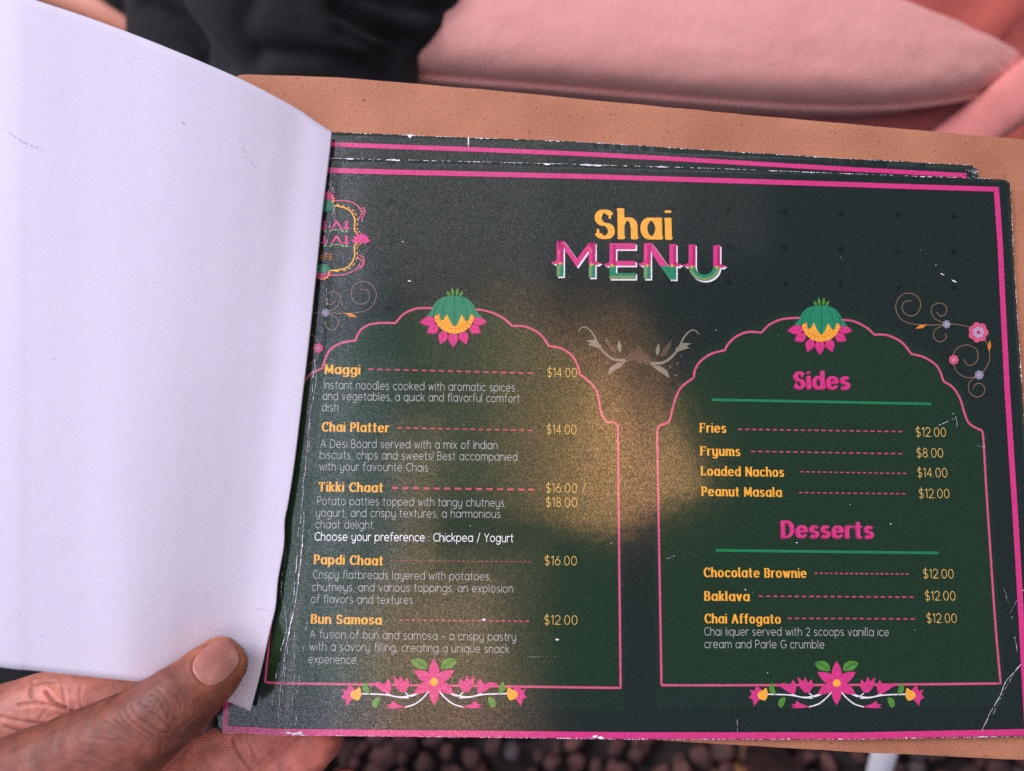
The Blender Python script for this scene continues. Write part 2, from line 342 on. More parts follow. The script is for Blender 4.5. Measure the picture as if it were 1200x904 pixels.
# ------------------------------------------------------------------ lettering: skeleton strokes swept with a round or broad nib
def arc(cx,cy,rx,ry,a0,a1,n=None):
    n = n or max(4,int(abs(a1-a0)/20)); return [(cx+rx*math.cos(math.radians(a0+(a1-a0)*i/n)), cy+ry*math.sin(math.radians(a0+(a1-a0)*i/n))) for i in range(n+1)]
O = lambda cx=2.4: arc(cx,2.5,2.4,2.5,0,360)
desc_hook = arc(2.3,-.1,2.5,2.1,0,-140)
G = {
'a':(4.8,[O(),[(4.8,5),(4.8,0)]]), 'b':(4.8,[O(),[(0,7.3),(0,0)]]), 'c':(4.1,[arc(2.4,2.5,2.4,2.5,42,318)]),
'd':(4.8,[O(),[(4.8,7.3),(4.8,0)]]), 'e':(4.8,[[(0.05,2.6),(4.78,2.6)],arc(2.4,2.5,2.4,2.5,2,318)]),
'f':(2.6,[arc(2.4,5.9,1.4,1.4,70,180)+[(1,0)],[(0,4.9),(2.5,4.9)]]), 'g':(4.8,[O(),[(4.8,5)]+desc_hook]),
'h':(4.2,[[(0,7.3),(0,0)],arc(2.1,2.9,2.1,2.1,180,0)+[(4.2,0)]]), 'i':(0,[[(0,5),(0,0)],[(0,6.9)]]),
'k':(3.7,[[(0,7.3),(0,0)],[(3.5,5),(0,1.9)],[(1.3,3.0),(3.7,0)]]), 'l':(0.5,[[(0,7.3),(0,1),(.25,.3),(.7,0)]]),
'm':(7.2,[[(0,5),(0,0)],arc(1.8,3.2,1.8,1.8,180,0)+[(3.6,0)],arc(5.4,3.2,1.8,1.8,180,0)+[(7.2,0)]]),
'n':(4.2,[[(0,5),(0,0)],arc(2.1,2.9,2.1,2.1,180,0)+[(4.2,0)]]), 'o':(4.8,[O()]),
'p':(4.8,[O(),[(0,5),(0,-2.2)]]), 'q':(4.8,[O(),[(4.8,5),(4.8,-2.2)]]), 'r':(2.3,[[(0,5),(0,0)],arc(2.1,2.9,2.1,2.1,180,75)]),
's':(3.4,[arc(1.7,3.75,1.5,1.25,35,270)+arc(1.7,1.25,1.7,1.25,90,-145)]),
't':(2.5,[[(1,6.7),(1,1.2)]+arc(2.1,1.1,1.1,1.1,180,275),[(0,4.9),(2.4,4.9)]]),
'u':(4.2,[[(0,5),(0,2.1)]+arc(2.1,2.1,2.1,2.1,180,360)+[(4.2,5)],[(4.2,5),(4.2,0)]]),
'v':(4.0,[[(0,5),(2,0),(4,5)]]), 'w':(6.4,[[(0,5),(1.7,0),(3.2,4.6),(4.7,0),(6.4,5)]]), 'x':(3.8,[[(0,5),(3.8,0)],[(3.8,5),(0,0)]]),
'y':(4.2,[[(0,5),(0,2.1)]+arc(2.1,2.1,2.1,2.1,180,360)+[(4.2,5)],[(4.2,5),(4.2,0)]+arc(2.1,-.1,2.1,2.1,0,-140)]),
'0':(4.4,[arc(2.2,3.5,2.2,3.5,0,360)]), '1':(1.6,[[(0,5.7),(1.5,7),(1.5,0)]]), '2':(4,[arc(2,4.9,2,2.1,165,-35)+[(0,0),(4.1,0)]]),
'4':(4.3,[[(3.1,0),(3.1,7),(0,2),(4.3,2)]]), '6':(4.2,[arc(2.1,2.1,2.1,2.1,0,360),[(2.9,7),(1.2,4.6),(.15,2.9)]]),
'8':(4,[arc(2,5.25,1.6,1.75,0,360),arc(2,1.8,2,1.8,0,360)]),
'$':(3.9,[arc(1.95,5,1.8,1.7,35,265)+arc(1.95,1.7,1.95,1.7,90,-145),[(1.95,8),(1.95,-1)]]),
'.':(.35,[[(0.1,0.1)]]), ',':(.3,[[(.3,.1),(0,-1.1)]]), '!':(0,[[(0,7),(0,2)],[(0,0)]]), ':':(0,[[(0,.3)],[(0,4)]]),
'/':(3,[[(0,-.8),(3,7.6)]]), '-':(3.2,[[(0,2.6),(3.2,2.6)]]),
'A':(5.6,[[(0,0),(2.8,7),(5.6,0)],[(1,2.4),(4.6,2.4)]]), 'B':(4.3,[[(0,0),(0,7),(2.3,7)]+arc(2.3,5.3,1.7,1.7,90,-90)+[(0,3.6)],[(2.3,3.6)]+arc(2.5,1.8,1.8,1.8,90,-90)+[(0,0)]]),
'C':(5.2,[arc(3.3,3.5,3.3,3.5,48,312)]), 'D':(5.3,[[(0,0),(0,7),(2,7)]+arc(2,3.5,3.3,3.5,90,-90)+[(0,0)]]),
'G':(5.8,[arc(3.3,3.5,3.3,3.5,48,345)+[(6.3,3.2),(3.8,3.2)]]), 'I':(0,[[(0,0),(0,7)]]),
'P':(4.2,[[(0,0),(0,7),(2.2,7)]+arc(2.2,5,2,2,90,-90)+[(0,3)]]), 'Y':(5,[[(0,7),(2.5,3.6),(5,7)],[(2.5,3.6),(2.5,0)]]),
'M':(6.6,[[(0,0),(0.2,7),(3.3,1.2),(6.4,7),(6.6,0)]]), 'T':(5.4,[[(0,6.7),(5.4,6.7)],[(2.7,6.7),(2.7,0)]]),
'F':(4.2,[[(0,0),(0,6.8),(4.4,6.8)],[(0,3.6),(3.5,3.6)]]), 'L':(4,[[(0,7),(0,.25),(4.1,.25)]]), 'N':(5.4,[[(0,0),(0,7),(5.4,0),(5.4,7)]]),
'S':(4.4,[arc(2.2,5.15,2.0,1.75,35,265)+arc(2.2,1.75,2.2,1.75,90,-150)]), 'E':(4,[[(4,7),(0,7),(0,0),(4,0)],[(0,3.5),(3.5,3.5)]]), 'H':(5,[[(0,0),(0,7)],[(5,0),(5,7)],[(0,3.5),(5,3.5)]]),
}
_cache={}
def glyph(ch, style):
    key=(ch,style)
    if key in _cache: return _cache[key]
    adv, st = G[ch]
    if style=='light' or style=='medium':
        r = .235 if style=='light' else .36
        polys = stroke_polys(st, nib(r,r,8)); gap=1.75
    else:
        xs, rx, ry = {'bold':(.84,.90,.36), 'fat':(.88,.96,.34)}[style]
        st2=[[(x*xs,y) for x,y in s] for s in st]; extra=[]
        for s in st:
            for a,b in zip(s[:-1],s[1:]):
                if a[0]==b[0] and abs(a[1]-b[1])>2.4:
                    x=a[0]*xs; top=max(a[1],b[1]); bot=min(a[1],b[1])
                    if ch.islower():
                        if ch not in 'ltf' or ch=='l': extra.append([(x-.75,top-.05),(x,top-.15)])
                        if bot>-.5: extra.append([(x,.12),(x+.8,.22)] if ch not in 'pq' else [(x,.1)])
                    else:
                        extra.append([(x-.75,bot+.05),(x+.7,bot+.05)])
                        if ch not in 'LI': extra.append([(x-.8,top-.05),(x,top-.05)])
                        else: extra.append([(x-.7,top-.05),(x+.7,top-.05)])
        if ch=='C': extra.append([(4.15,6.3),(4.2,4.9)])
        if ch=='S': extra.append([(3.4,6.5),(3.45,5.2)]); extra.append([(.1,1.9),(.15,.5)])
        if ch=='T': extra.append([(-.1,6.7),(-.15,5.4)]); extra.append([(4.35,6.7),(4.45,5.4)])
        if ch=='F': extra.append([(3.6,6.7),(3.65,5.5)])
        if ch=='L': extra.append([(3.3,.3),(3.4,1.6)])
        polys = stroke_polys(st2, sqnib(rx,ry))+stroke_polys(extra, sqnib(.36,.33))
        adv=adv*xs; gap=2*rx+.75
    v,f = cdt(polys, eps=1e-5); _cache[key]=(adv,gap,v,f); return _cache[key]
def text(P, s, qa, qb, cap, style='light', off=(0,0), zeta=None):
    """lettering from baseline point qa to qb (photo pixels measured on the flat page), cap height in px"""
    a=np.array(PG((qa[0]+off[0],qa[1]+off[1]))); b=np.array(PG((qb[0]+off[0],qb[1]+off[1])))
    x=0; items=[]; sp=3.4 if style in('light','medium') else 3.6
    half = .3 if style in ('light','medium') else .9
    for ch in s:
        if ch==' ': x += sp; continue
        adv,gap,v,f = glyph(ch,style); items.append((x,v,f)); x += adv+gap
    W_ = x-gap+2*half; L=np.linalg.norm(b-a); d=(b-a)/L; n=np.array([-d[1],d[0]]); n = .6*n+.4*np.array([0,1.0]); n/=np.linalg.norm(n)
    sx=L/W_; c1=np.array(PG(((qa[0]+qb[0])/2,qa[1]))); c2=np.array(PG(((qa[0]+qb[0])/2,qa[1]-cap))); sy=(c2[1]-c1[1])/7
    for x0,v,f in items:
        P.put(a+np.outer((v[:,0]+x0+half)*sx,d)+np.outer(v[:,1]*sy,n), f)

# ------------------------------------------------------------------ MENU
menu = empty('menu', (0,0,ZP))
tag(menu, 'dark green cafe menu booklet with pink borders, first leaf folded back to its white side', 'menu')
def solid(name, outline, zf, thick, step, mats, parent, rough=0):
    o_=dens(outline, step*1.2)[:-1] if np.allclose(outline[0],outline[-1]) else dens(list(outline)+[outline[0]], step*1.2)[:-1]
    if rough: o_=[p+rng.normal(0,rough,2) for p in o_]
    v,f = cdt([o_], grid_in(o_, step)); 
    z=zf(v[:,0],v[:,1]); n=len(v); V=np.vstack([np.column_stack([v,z]),np.column_stack([v,z-thick])])
    cnt={}
    for t in f:
        for i in range(3):
            e=(t[i],t[(i+1)%3]); cnt[e]=1
    bd=[e for e in cnt if (e[1],e[0]) not in cnt]
    F_=list(f)+[(t[2]+n,t[1]+n,t[0]+n) for t in f]+[(b_,a_,a_+n,b_+n) for a_,b_ in bd]
    o=link(name,V,F_,mats,parent,True)
    k=len(f)
    mi=[0]*k+[1]*k+[1]*len(bd); o.data.polygons.foreach_set('material_index',mi)
    o.data.polygons.foreach_set('use_smooth',[True]*(2*k)+[False]*len(bd))
    return o
front_q=[(258,861),(250,855),(248,846),(251,820),(300,560),(352,205),(360,184.5),(388,185.7),(500,188.5),(697,193.5),(800,196.5),(985,203.5),(1160,209.8),(1178,210.8),(1183,215),(1184,226),(1187,293),(1197,447),(1207,600),(1214,740),(1219,858),(1214,862),(1200,863),(1000,866.5),(740,866.5),(500,863.5),(300,861)]
front_xy=[PG(q) for q in front_q]
front = empty('front_page',(0,0,0),menu)
front['label']='front menu page, dark green print with two arched panels'
solid('page_sheet', front_xy, zsurf, .0004, .002, [M['ground_ink'],M['bare']], front, .00006)
halo=Print(); fill=Print(); pl=Print()
LA=[(310,800.4),(316.5,733.7),(328,640),(338,560),(346.5,500),(349.2,482.8),(352.3,462.6),(356.3,448.7),(364,438.9),(378,431.7),None,(381,421.7),(387.3,410),(400,402.3),(416.7,399.3),None,(421.7,388.3),(433.3,380.7),(450,378.7),(463.3,379),None,(473.3,368.3),(486.7,362.3),(500,361.3),(530,361.5),(560,363),(576.7,366.7),(590,373.3),(600,382),None,(616.7,383.3),(633.3,392.3),(643.3,405.7),None,(656.7,408.3),(670,416.7),(676.7,428.3),(679,438.5),None,(689.2,446.3),(698.7,457.8),(701.8,470.5),(705,485.2),(710.2,494),(718.6,495.3),(723.3,498.8),(724.1,508.3),None,(725.5,650),(727.2,806.3),None,(600,804.6),(420,802.1),(310,800.4)]
RA=[(775,803),(772.5,650),(770,512),None,(770.5,503),(774,498.5),(780,496.3),(785,491.7),(789.8,472.5),(797.5,455),(813,442.5),None,(814,435),(820,424.3),(833.3,415),(849.3,410.7),None,(853.3,403.3),(863.3,394.3),(876.7,389.3),(892.3,390),None,(901.7,380.7),(916.7,374.3),(936.7,372.7),(961,372.5),(985,375),(1000,376.7),(1015,384),(1024,392.3),None,(1040,393.3),(1056.7,401.7),(1067.7,415),None,(1083.3,419.3),(1098.3,430),(1105.6,447.2),None,(1116.1,454),(1124.5,466.6),(1129.8,483.4),(1135,496),(1145.5,502.7),(1151,506),(1152.5,519),None,(1157,597),(1165.7,724),(1172.3,801),None,(1000,802.7),(850,803.2),(775,803)]
def curve_px(spec, n=5):
    segs=[]; cur=[]
    for q in spec:
        if q is None: segs.append(cur); cur=[cur[-1]]
        else: cur.append(q)
    segs.append(cur); out=[]
    for s in segs:
        c = crom(s,n) if len(s)>2 else [np.array(s[0],float),np.array(s[1],float)]
        out += c if not out else c[1:]
    return out
for spec,cen in ((LA,(530,600)),(RA,(962,600))):
    c=curve_px(spec); xy=np.array([PG(q) for q in c])
    body=dens(list(xy),.002)[:-1]
    v,f=cdt([body], grid_in(body,.002)); fill.put(v,f)
    # halo band: offset outline outwards 7 px
    h=[]
    for q in c[:-1]:
        q=np.array(q,float); t=q-np.array(cen,float)
        up = q[1]<500
        off = np.array([math.copysign(6.5,t[0]) , -6.5 if up else 0]); 
        if up: off=t/np.linalg.norm(t)*8.5
        if q[1]>795: off=np.array([math.copysign(5,t[0]) if abs(t[0])>150 else 0, 27])
        h.append(PG(q+off))
    hb=dens(h+[h[0]],.002)[:-1]
    v,f=cdt([hb], grid_in(hb,.002)); halo.put(v,f)
    cc=dens(list(xy),.0015); v,f=ribbon(cc,2.5*PX2M); pl.put(v,f)
halo.build('arch_shadow',M['halo'],front,1); fill.build('arch_panel',M['fill'],front,2); pl.build('arch_outline',M['pink_soft'],front,4)
# shadow motifs
mo=Print()
for j in range(16):
    for i in range(13):
        q0=(458+66*i+rng.normal(0,.4)-(j*1.2 if i<3 else 0),235+42*j+i*1.9)
        inside=(395<q0[0]<740 and q0[1]>370) or (762<q0[0]<1150 and q0[1]>370)
        if inside or q0[0]>1160 or q0[1]>800: continue
        a0=np.array(PG(q0)); r=5.0*PX2M
        pol=[[a0+np.array([r*(1.0 if k%2==0 else .42)*math.cos(k*math.pi/4+w), r*1.2*(1.0 if k%2==0 else .42)*math.sin(k*math.pi/4+w)]) for k in range(8)] for w in (0,)]
        pol+= [list(nib(r*.55,r*.55,8)+a0)]
        v,f=cdt(pol); mo.put(v,f)
o=mo.build('background_motif',M['motif'],front,2.6); o['kind']='stuff'
# pink page border
bp=Print()
def line_px(P,pts,w,step=.002,closed=False):
    xy=dens([PG(q) for q in pts],step); v,f=ribbon(xy,w*PX2M); P.put(v,f)
line_px(bp,[(352,198.5),(385,200),(500,203),(697,207.5),(800,210.6),(985,216.3),(1170.3,222.4)],6.2)
line_px(bp,[(1167,219.8),(1172,290),(1180,457),(1189,597),(1197.6,743),(1204,861)],6.6)
line_px(bp,[(259,857.0),(400,858.6),(740,862.0),(1000,862.2),(1206,858.0)],7)
line_px(bp,[(340,200),(330,330),(300,560),(270,790),(263,830),(262,858)],6)
bp.build('page_border',M['pink'],front,4)

# ---- menu text
def line(s, qa, qb, cap=9.3, style='light', name='description_line', mt='text', label=None):
    P=Print(); text(P,s,qa,qb,cap,style); o=P.build(name,M[mt],front,5)
    if label: o['label']=label
    return o
B='bold'
for s,qa,qb in [('Maggi',(380.5,438),(422.3,438.8)),('Chai Platter',(377,505.4),(456,506.6)),('Tikki Chaat',(372.7,575.6),(449,576.8)),('Papdi Chaat',(367.8,660.7),(449,662.4)),('Bun Samosa',(364.2,730.4),(447.4,731.7)),
  ('Fries',(819.9,506.4),(851,507.2)),('Fryums',(820.6,533.6),(867.5,534.3)),('Loaded Nachos',(821.3,557.2),(918.6,558.7)),('Peanut Masala',(822,581),(916.2,582.2)),
  ('Chocolate Brownie',(824.5,676),(945.2,676.9)),('Baklava',(825.2,703.6),(878.4,704.2)),('Chai Affogato',(825.5,730),(915,730.7))]:
    line(s,qa,qb,10.2,B,'dish_name','gold')
for s,qa,qb in [('Instant noodles cooked with aromatic spices',(379.5,455.8),(603.4,459)),('and vegetables, a quick and flavorful comfort',(378,468.8),(609,471.8)),('dish.',(377.4,481.8),(398.7,482.1)),
  ('A Desi Board served with a mix of Indian',(375.5,524.6),(583,526.4)),('biscuits, chips and sweets! Best accompanied',(374.6,537.6),(606.2,540.1)),('with your favourite Chais',(374,551.3),(501.8,552.6)),
  ('Potato patties topped with tangy chutneys,',(371.5,591.6),(592.9,594)),('yogurt, and crispy textures, a harmonious',(370.2,605.5),(586.4,607)),('chaat delight.',(369.6,619),(439.3,619.8)),
  ('Crispy flatbreads layered with potatoes,',(366.7,677.8),(575,680.1)),('chutneys, and various toppings, an explosion',(365.6,692.4),(601,694.4)),('of flavors and textures.',(364.5,706.5),(485.9,707.9)),
  ('A fusion of bun and samosa - a crispy pastry',(363,747.6),(604.7,751)),('with a savory filling, creating a unique snack',(362.3,762.2),(597,765.2)),('experience.',(361.2,776.9),(419.5,778)),
  ('Chai liquer served with 2 scoops vanilla ice',(825.2,744.7),(1041.5,745.3)),('cream and Parle G crumble',(825.5,759.4),(965.9,759.8))]:
    line(s,qa,qb)
line('Choose your preference : Chickpea / Yogurt',(368.7,633.4),(601.5,635.2),9.3,'medium','preference_line','text_strong')
for s,qa,qb in [('$14.00',(641.2,441.7),(676,442.3)),('$14.00',(640.5,508.3),(675.4,508.9)),('$16.00 /',(639.6,577),(686.7,577.6)),('$18.00',(639.6,593.7),(676.2,594.2)),('$16.00',(638.1,662),(675.9,662.5)),('$12.00',(637.7,731.6),(676.6,732)),
  ('$12.00',(1073,511.5),(1108.5,512)),('$8.00',(1074,535.8),(1105.2,536.2)),('$14.00',(1075,559),(1110,559.4)),('$12.00',(1076.8,583.4),(1112.5,583.8)),('$12.00',(1081.7,677.4),(1117.5,677.8)),('$12.00',(1083.8,703.3),(1119.6,703.6)),('$12.00',(1085.6,729.5),(1121,729.8))]:
    line(s,qa,qb,10.4,'light','price','price')
for s,qa,qb,cap in [('Sides',(930.5,454.6),(996.3,455.4),18.5),('Desserts',(915.8,629),(1024,630),18)]:
    P=Print(); text(P,s,(qa[0]-1.2,qa[1]+1.4),(qb[0]-1.2,qb[1]+1.4),cap,'fat'); P.build('heading_shadow',M['pink_dark'],front,5)
    P=Print(); text(P,s,qa,qb,cap,'fat'); P.build('section_heading',M['pink'],front,6)
for qa,qb in [((834.2,468.7),(1090.8,473.6)),((838.8,645.1),(1100,648.2))]:
    P=Print(); line_px(P,[qa,qb],3.1); P.build('heading_rule',M['green'],front,5)
for qa,qb,n,w,mt in [((431.5,432.9),(624.1,437.6),19,1.7,'dash'),((466,501.6),(623.2,504.7),17,1.5,'dash'),((459.4,571.9),(626.3,574.1),14,2.2,'dash'),((457.7,657),(622.7,658.5),30,1.1,'dash_faint'),((468.3,726.7),(619.8,728.2),22,1.4,'dash'),
  ((864.7,503.3),(1057.2,506.1),24,1.5,'dash'),((880,529.2),(1057.2,532),22,1.5,'dash'),((937.5,553),(1061.8,555.1),19,1.3,'dash'),((935.8,577.5),(1061,578.9),18,1.3,'dash'),((954.3,671.9),(1064.6,672.9),19,1.4,'dash'),((889.2,698.8),(1070.2,699.9),22,1.5,'dash'),((922.8,724.7),(1071.6,725.4),18,1.5,'dash')]:
    P=Print(); a=np.array(qa); b=np.array(qb); L=1/(n-.42)
    for k in range(n):
        t0=k*L; t1=t0+.58*L; v,f=ribbon([PG(a+(b-a)*t0),PG(a+(b-a)*(t0+t1)/2),PG(a+(b-a)*t1)],w*PX2M); P.put(v,f)
    P.build('dash_line',M[mt],front,5)

# ---- generic drawing in zoomed local coordinates of an ornament
class Art:
    def __init__(s, ox, oy, k, mirror=None, scale=1.0, at=None): s.ox,s.oy,s.k,s.m,s.sc,s.at=ox,oy,k,mirror,scale,at; s.P={}
    def q(s,p):
        x=p[0]; y=p[1]
        if s.m is not None: x=2*s.m-x
        X=s.ox+x/s.k; Y=s.oy+y/s.k
        if s.at: c,t=s.at; X=t[0]+(X-c[0])*s.sc; Y=t[1]+(Y-c[1])*s.sc
        return PG((X,Y))
    def p(s,ink,layer=5): return s.P.setdefault((ink,layer),[])
    def poly(s,ink,pts,layer=5,smooth=0):
        if smooth: pts=crom(pts,smooth,True)
        s.p(ink,layer).append([s.q(p) for p in pts])
    def stroke(s,ink,pts,w,layer=5,smooth=6,taper=False):
        pts=crom(pts,smooth) if smooth and len(pts)>2 else pts
        xy=[np.array(s.q(p)) for p in pts]; r=w/s.k*PX2M/2*s.sc; n=len(xy)
        for i,(a,b) in enumerate(zip(xy[:-1],xy[1:])):
            rr=r*(1-.75*i/n) if taper else r
            s.p(ink,layer).append(nibhull(a,b,nib(rr,rr,8)))
    def disc(s,ink,c,r,layer=5,ry=None): s.poly(ink,[(c[0]+r*math.cos(a*math.pi/7),c[1]+(ry or r)*math.sin(a*math.pi/7)) for a in range(14)],layer)
    def petal(s,ink,c,L,w,ang,layer=5):
        ca,sa=math.cos(math.radians(ang)),math.sin(math.radians(ang)); pts=[]
        for t,u in [(0,0),(.2,.62),(.45,1),(.7,.72),(.88,.3),(1,0),(.88,-.3),(.7,-.72),(.45,-1),(.2,-.62)]:
            x=t*L; y=u*w/2; pts.append((c[0]+x*ca-y*sa,c[1]+x*sa+y*ca))
        s.poly(ink,pts,layer)
    def build(s,names,parent):
        for (inkn,layer),polys in s.P.items():
            v,f=cdt(polys,eps=1e-8); par=list(range(len(v)))
            def fd(i):
                while par[i]!=i: par[i]=par[par[i]]; i=par[i]
                return i
            for t in f: par[fd(t[0])]=fd(t[1]); par[fd(t[1])]=fd(t[2])
            comp={}
            for t in f: comp.setdefault(fd(t[0]),[]).append(t)
            nm=names.get(inkn,names['*'])
            if len(comp)<=10:
                for ts in comp.values():
                    us=sorted({i for t in ts for i in t}); mp={u:i for i,u in enumerate(us)}
                    P=Print(); P.put(v[us],[tuple(mp[i] for i in t) for t in ts]); P.build(nm,M[inkn],parent,layer)
            else:
                P=Print(); P.put(v,f); P.build(nm,M[inkn],parent,layer)['kind']='stuff'

def lotus(at=None,sc=1.0):
    a=Art(470,320,9.04,None,sc,at)
    for k in range(4):
        c=[(495,212),(541,190),(598,190),(645,212)][k]; ang=[235,262,278,305][k]
        a.petal('leaf',(c[0]+(570-c[0])*.38,250),[70,98,98,70][k],34,ang,6)
    for c,L,w,ang in [((385,500),190,110,172),((405,560),150,110,150),((470,600),165,105,108),((555,600),190,110,91),((640,600),165,105,72),((715,560),150,110,30),((745,500),165,100,8)]:
        a.petal('pink_dark',c,L*1.02,w*1.08,ang,5); a.petal('pink',c,L*.96,w*.9,ang,6)
        ca,sa=math.cos(math.radians(ang)),math.sin(math.radians(ang)); a.stroke('pink_dark',[(c[0]+ca*30,c[1]+sa*30),(c[0]+ca*L*.8,c[1]+sa*L*.8)],5,7,0)
    a.poly('gold',[(565+212*math.cos(math.radians(t)),440+205*math.sin(math.radians(t))) for t in range(-5,186,10)],8)
    for t in range(8,180,13):
        a.stroke('orange',[(565+165*math.cos(math.radians(t)),440+158*math.sin(math.radians(t))),(565+208*math.cos(math.radians(t)),440+201*math.sin(math.radians(t)))],8,9,0)
    a.stroke('orange',[(565+160*math.cos(math.radians(t)),440+152*math.sin(math.radians(t))) for t in range(0,181,12)],9,9,0)
    a.stroke('orange',[(565+128*math.cos(math.radians(t)),440+122*math.sin(math.radians(t))) for t in range(20,161,12)],6,9,0)
    a.poly('teal',[(270,462),(320,400),(355,330),(400,282),(460,255),(540,243),(640,250),(720,284),(770,340),(800,405),(860,478),(800,476),(735,440),(715,500),(690,520),(640,440),(610,520),(565,575),(520,515),(485,435),(450,498),(420,505),(405,430),(340,466)],10)
    for p in ([(565,255),(568,400),(565,560)],[(490,262),(450,360),(430,490)],[(640,262),(690,370),(700,500)],[(420,290),(370,370),(345,450)],[(710,295),(755,370),(790,455)]):
        a.stroke('teal_dark',p,6,11,5)
    a.build({'leaf':'lotus_stalk','pink':'lotus_petals','pink_dark':'lotus_petal_edge','gold':'lotus_centre','orange':'lotus_beads','teal':'lotus_sepals','teal_dark':'sepal_veins','*':'lotus_print'},front)
lotus(); lotus(at=((532,370),(961.3,380.3)),sc=.96)
def garland(c, sc):
    a=Art(0,0,1,None,1,None); u=sc
    base=lambda x,y:(c[0]+x*u,c[1]+y*u)
    for s_ in (-1,1):
        bx=lambda x,y:base(s_*x,y)
        a.stroke('white',[bx(88,14),bx(60,15),bx(38,18),bx(18,13),bx(8,8)],1.5*u,5)
        a.stroke('white',[bx(34,30),bx(22,26),bx(12,18),bx(6,11)],1.5*u,5)
        a.stroke('white',[bx(56,14),bx(44,18),bx(30,19)],1.3*u,5); a.stroke('white',[bx(34,13),bx(27,17),bx(15,12)],1.3*u,5)
        a.poly('gold',[bx(88,6),bx(92,9),bx(97,11),bx(99,15),bx(97,19),bx(91,22),bx(88,20),bx(86,14)],7,3)
        a.poly('pink',[bx(92,10),bx(100,3),bx(103,10),bx(109,8),bx(106,14),bx(110,18),bx(105,21),bx(103,29),bx(98,22),bx(92,19),bx(96,14)],6)
        a.poly('pink',[bx(52,14),bx(50,3),bx(54,-4),bx(59,3),bx(66,0),bx(76,2),bx(68,6),bx(60,12)],6)
        a.poly('pink',[bx(34,12),bx(29,4),bx(31,-5),bx(36,0),bx(39,-8),bx(42,-2),bx(49,-8),bx(46,5),bx(40,12)],6)
        a.poly('pink',[bx(33,30),bx(44,26),bx(50,22),bx(51,26),bx(57,27),bx(52,29),bx(57,31),bx(46,31.5)],6)
        a.poly('leaf',[bx(76,14),bx(80,0),bx(84,4),bx(84,10),bx(80,13)],6,3); a.poly('leaf',[bx(64,18),bx(71,20),bx(73,27),bx(69,31),bx(65,25)],6,3)
        a.poly('leaf',[bx(8,-16),bx(10,-24),bx(18,-28),bx(27,-25),bx(22,-17),bx(14,-15)],6,3)
        a.stroke('teal_dark',[bx(10,-17),bx(17,-22),bx(24,-25)],.8*u,7)
    for k in range(6): a.petal('pink',base(0,0),28*u,13*u,-90+60*k,8)
    a.disc('gold',base(0,0),4.8*u,9)
    a.build({'white':'garland_stems','gold':'garland_centres','pink':'garland_blossoms','leaf':'garland_leaves','teal_dark':'leaf_vein','*':'garland_print'},front)
garland((508.7,799),.99); garland((980,800.5),.935)

# ---- title
P=Print(); text(P,'Shai',(696.5,279),(787,280),32,'fat'); P.build('title_word',M['gold'],front,6)
a=Art(640,230,5.217)
def bar(inkn,x0,y0,x1,y1,layer): a.poly(inkn,[(x0,y0),(x1,y0),(x1,y1),(x0,y1)],layer)
def sw(inkn,xs,ys,s_,layer,dx=0,dy=0): a.poly(inkn,[(xs+dx,ys-38+dy),(xs+dx,ys+dy),(xs+s_*22+dx,ys+3+dy),(xs+s_*42+dx,ys-12+dy),(xs+s_*22+dx,ys-14+dy),(xs+s_*8+dx,ys-22+dy)],layer,0)
for dx,dy,ip,ig,ly in ((9,9,'white','white',6),(0,0,'pink','teal',8)):
    B2=lambda i,x0,y0,x1,y1: bar(i,x0+dx,y0+dy,x1+dx,y1+dy,ly)
    PL=lambda i,pts: a.poly(i,[(x+dx,y+dy) for x,y in pts],ly)
    B2(ip,64,276,106,416); B2(ig,64,416,106,493); B2(ip,260,286,300,418); B2(ig,260,418,300,500)
    PL(ip,[(76,276),(108,276),(187,385),(262,286),(294,286),(187,436)])
    B2(ip,386,290,426,425); B2(ip,426,290,546,327); B2(ip,426,398,546,427); B2(ig,386,425,426,508); B2(ig,426,472,546,508)
    B2(ip,596,290,638,425); B2(ig,596,425,638,508); B2(ip,752,295,794,428); B2(ig,752,428,794,512)
    PL(ip,[(606,290),(646,290),(745,428),(694,428)]); PL(ig,[(694,428),(745,428),(790,490),(794,512),(756,512)])
    B2(ip,870,298,912,430); B2(ip,1020,302,1062,432)
    arcb=[(966+96*math.cos(math.radians(t)),430+90*math.sin(math.radians(t))) for t in range(0,181,10)]+[(966+54*math.cos(math.radians(t)),430+52*math.sin(math.radians(t))) for t in range(180,-1,-10)]
    PL(ig,arcb)
    for xs,ys,s_ in [(70,415,-1),(294,420,1),(392,428,-1),(602,426,-1),(788,430,1),(876,432,-1),(1056,438,1)]: sw(ip,xs,ys,s_,ly,dx,dy)
for x0,y0,x1,y1 in [(86,292,106,410),(280,300,300,412),(408,300,426,420),(618,300,638,418),(776,305,794,420),(892,308,912,424),(1043,312,1062,426)]: bar('pink_dark',x0,y0,x1,y1,9)
for x0,y0,x1,y1 in [(64,428,84,490),(260,428,279,496),(386,490,540,508),(596,434,616,505)]: bar('sage',x0,y0,x1,y1,9)
a.poly('sage',[(966+96*math.cos(math.radians(t)),430+90*math.sin(math.radians(t))) for t in range(8,173,10)]+[(966+76*math.cos(math.radians(t)),430+71*math.sin(math.radians(t))) for t in range(172,7,-10)],9)
for x,y in [(85,415),(279,420),(402,427),(616,427),(768,428),(890,435),(1042,437)]:
    a.poly('gold',[(x-14,y),(x-4,y-4),(x,y-14),(x+4,y-4),(x+14,y),(x+4,y+4),(x,y+14),(x-4,y+4)],10)
a.build({'white':'title_highlight','pink':'title_upper','teal':'title_lower','pink_dark':'title_bevel','sage':'title_lower_bevel','gold':'title_star','*':'title_print'},front)

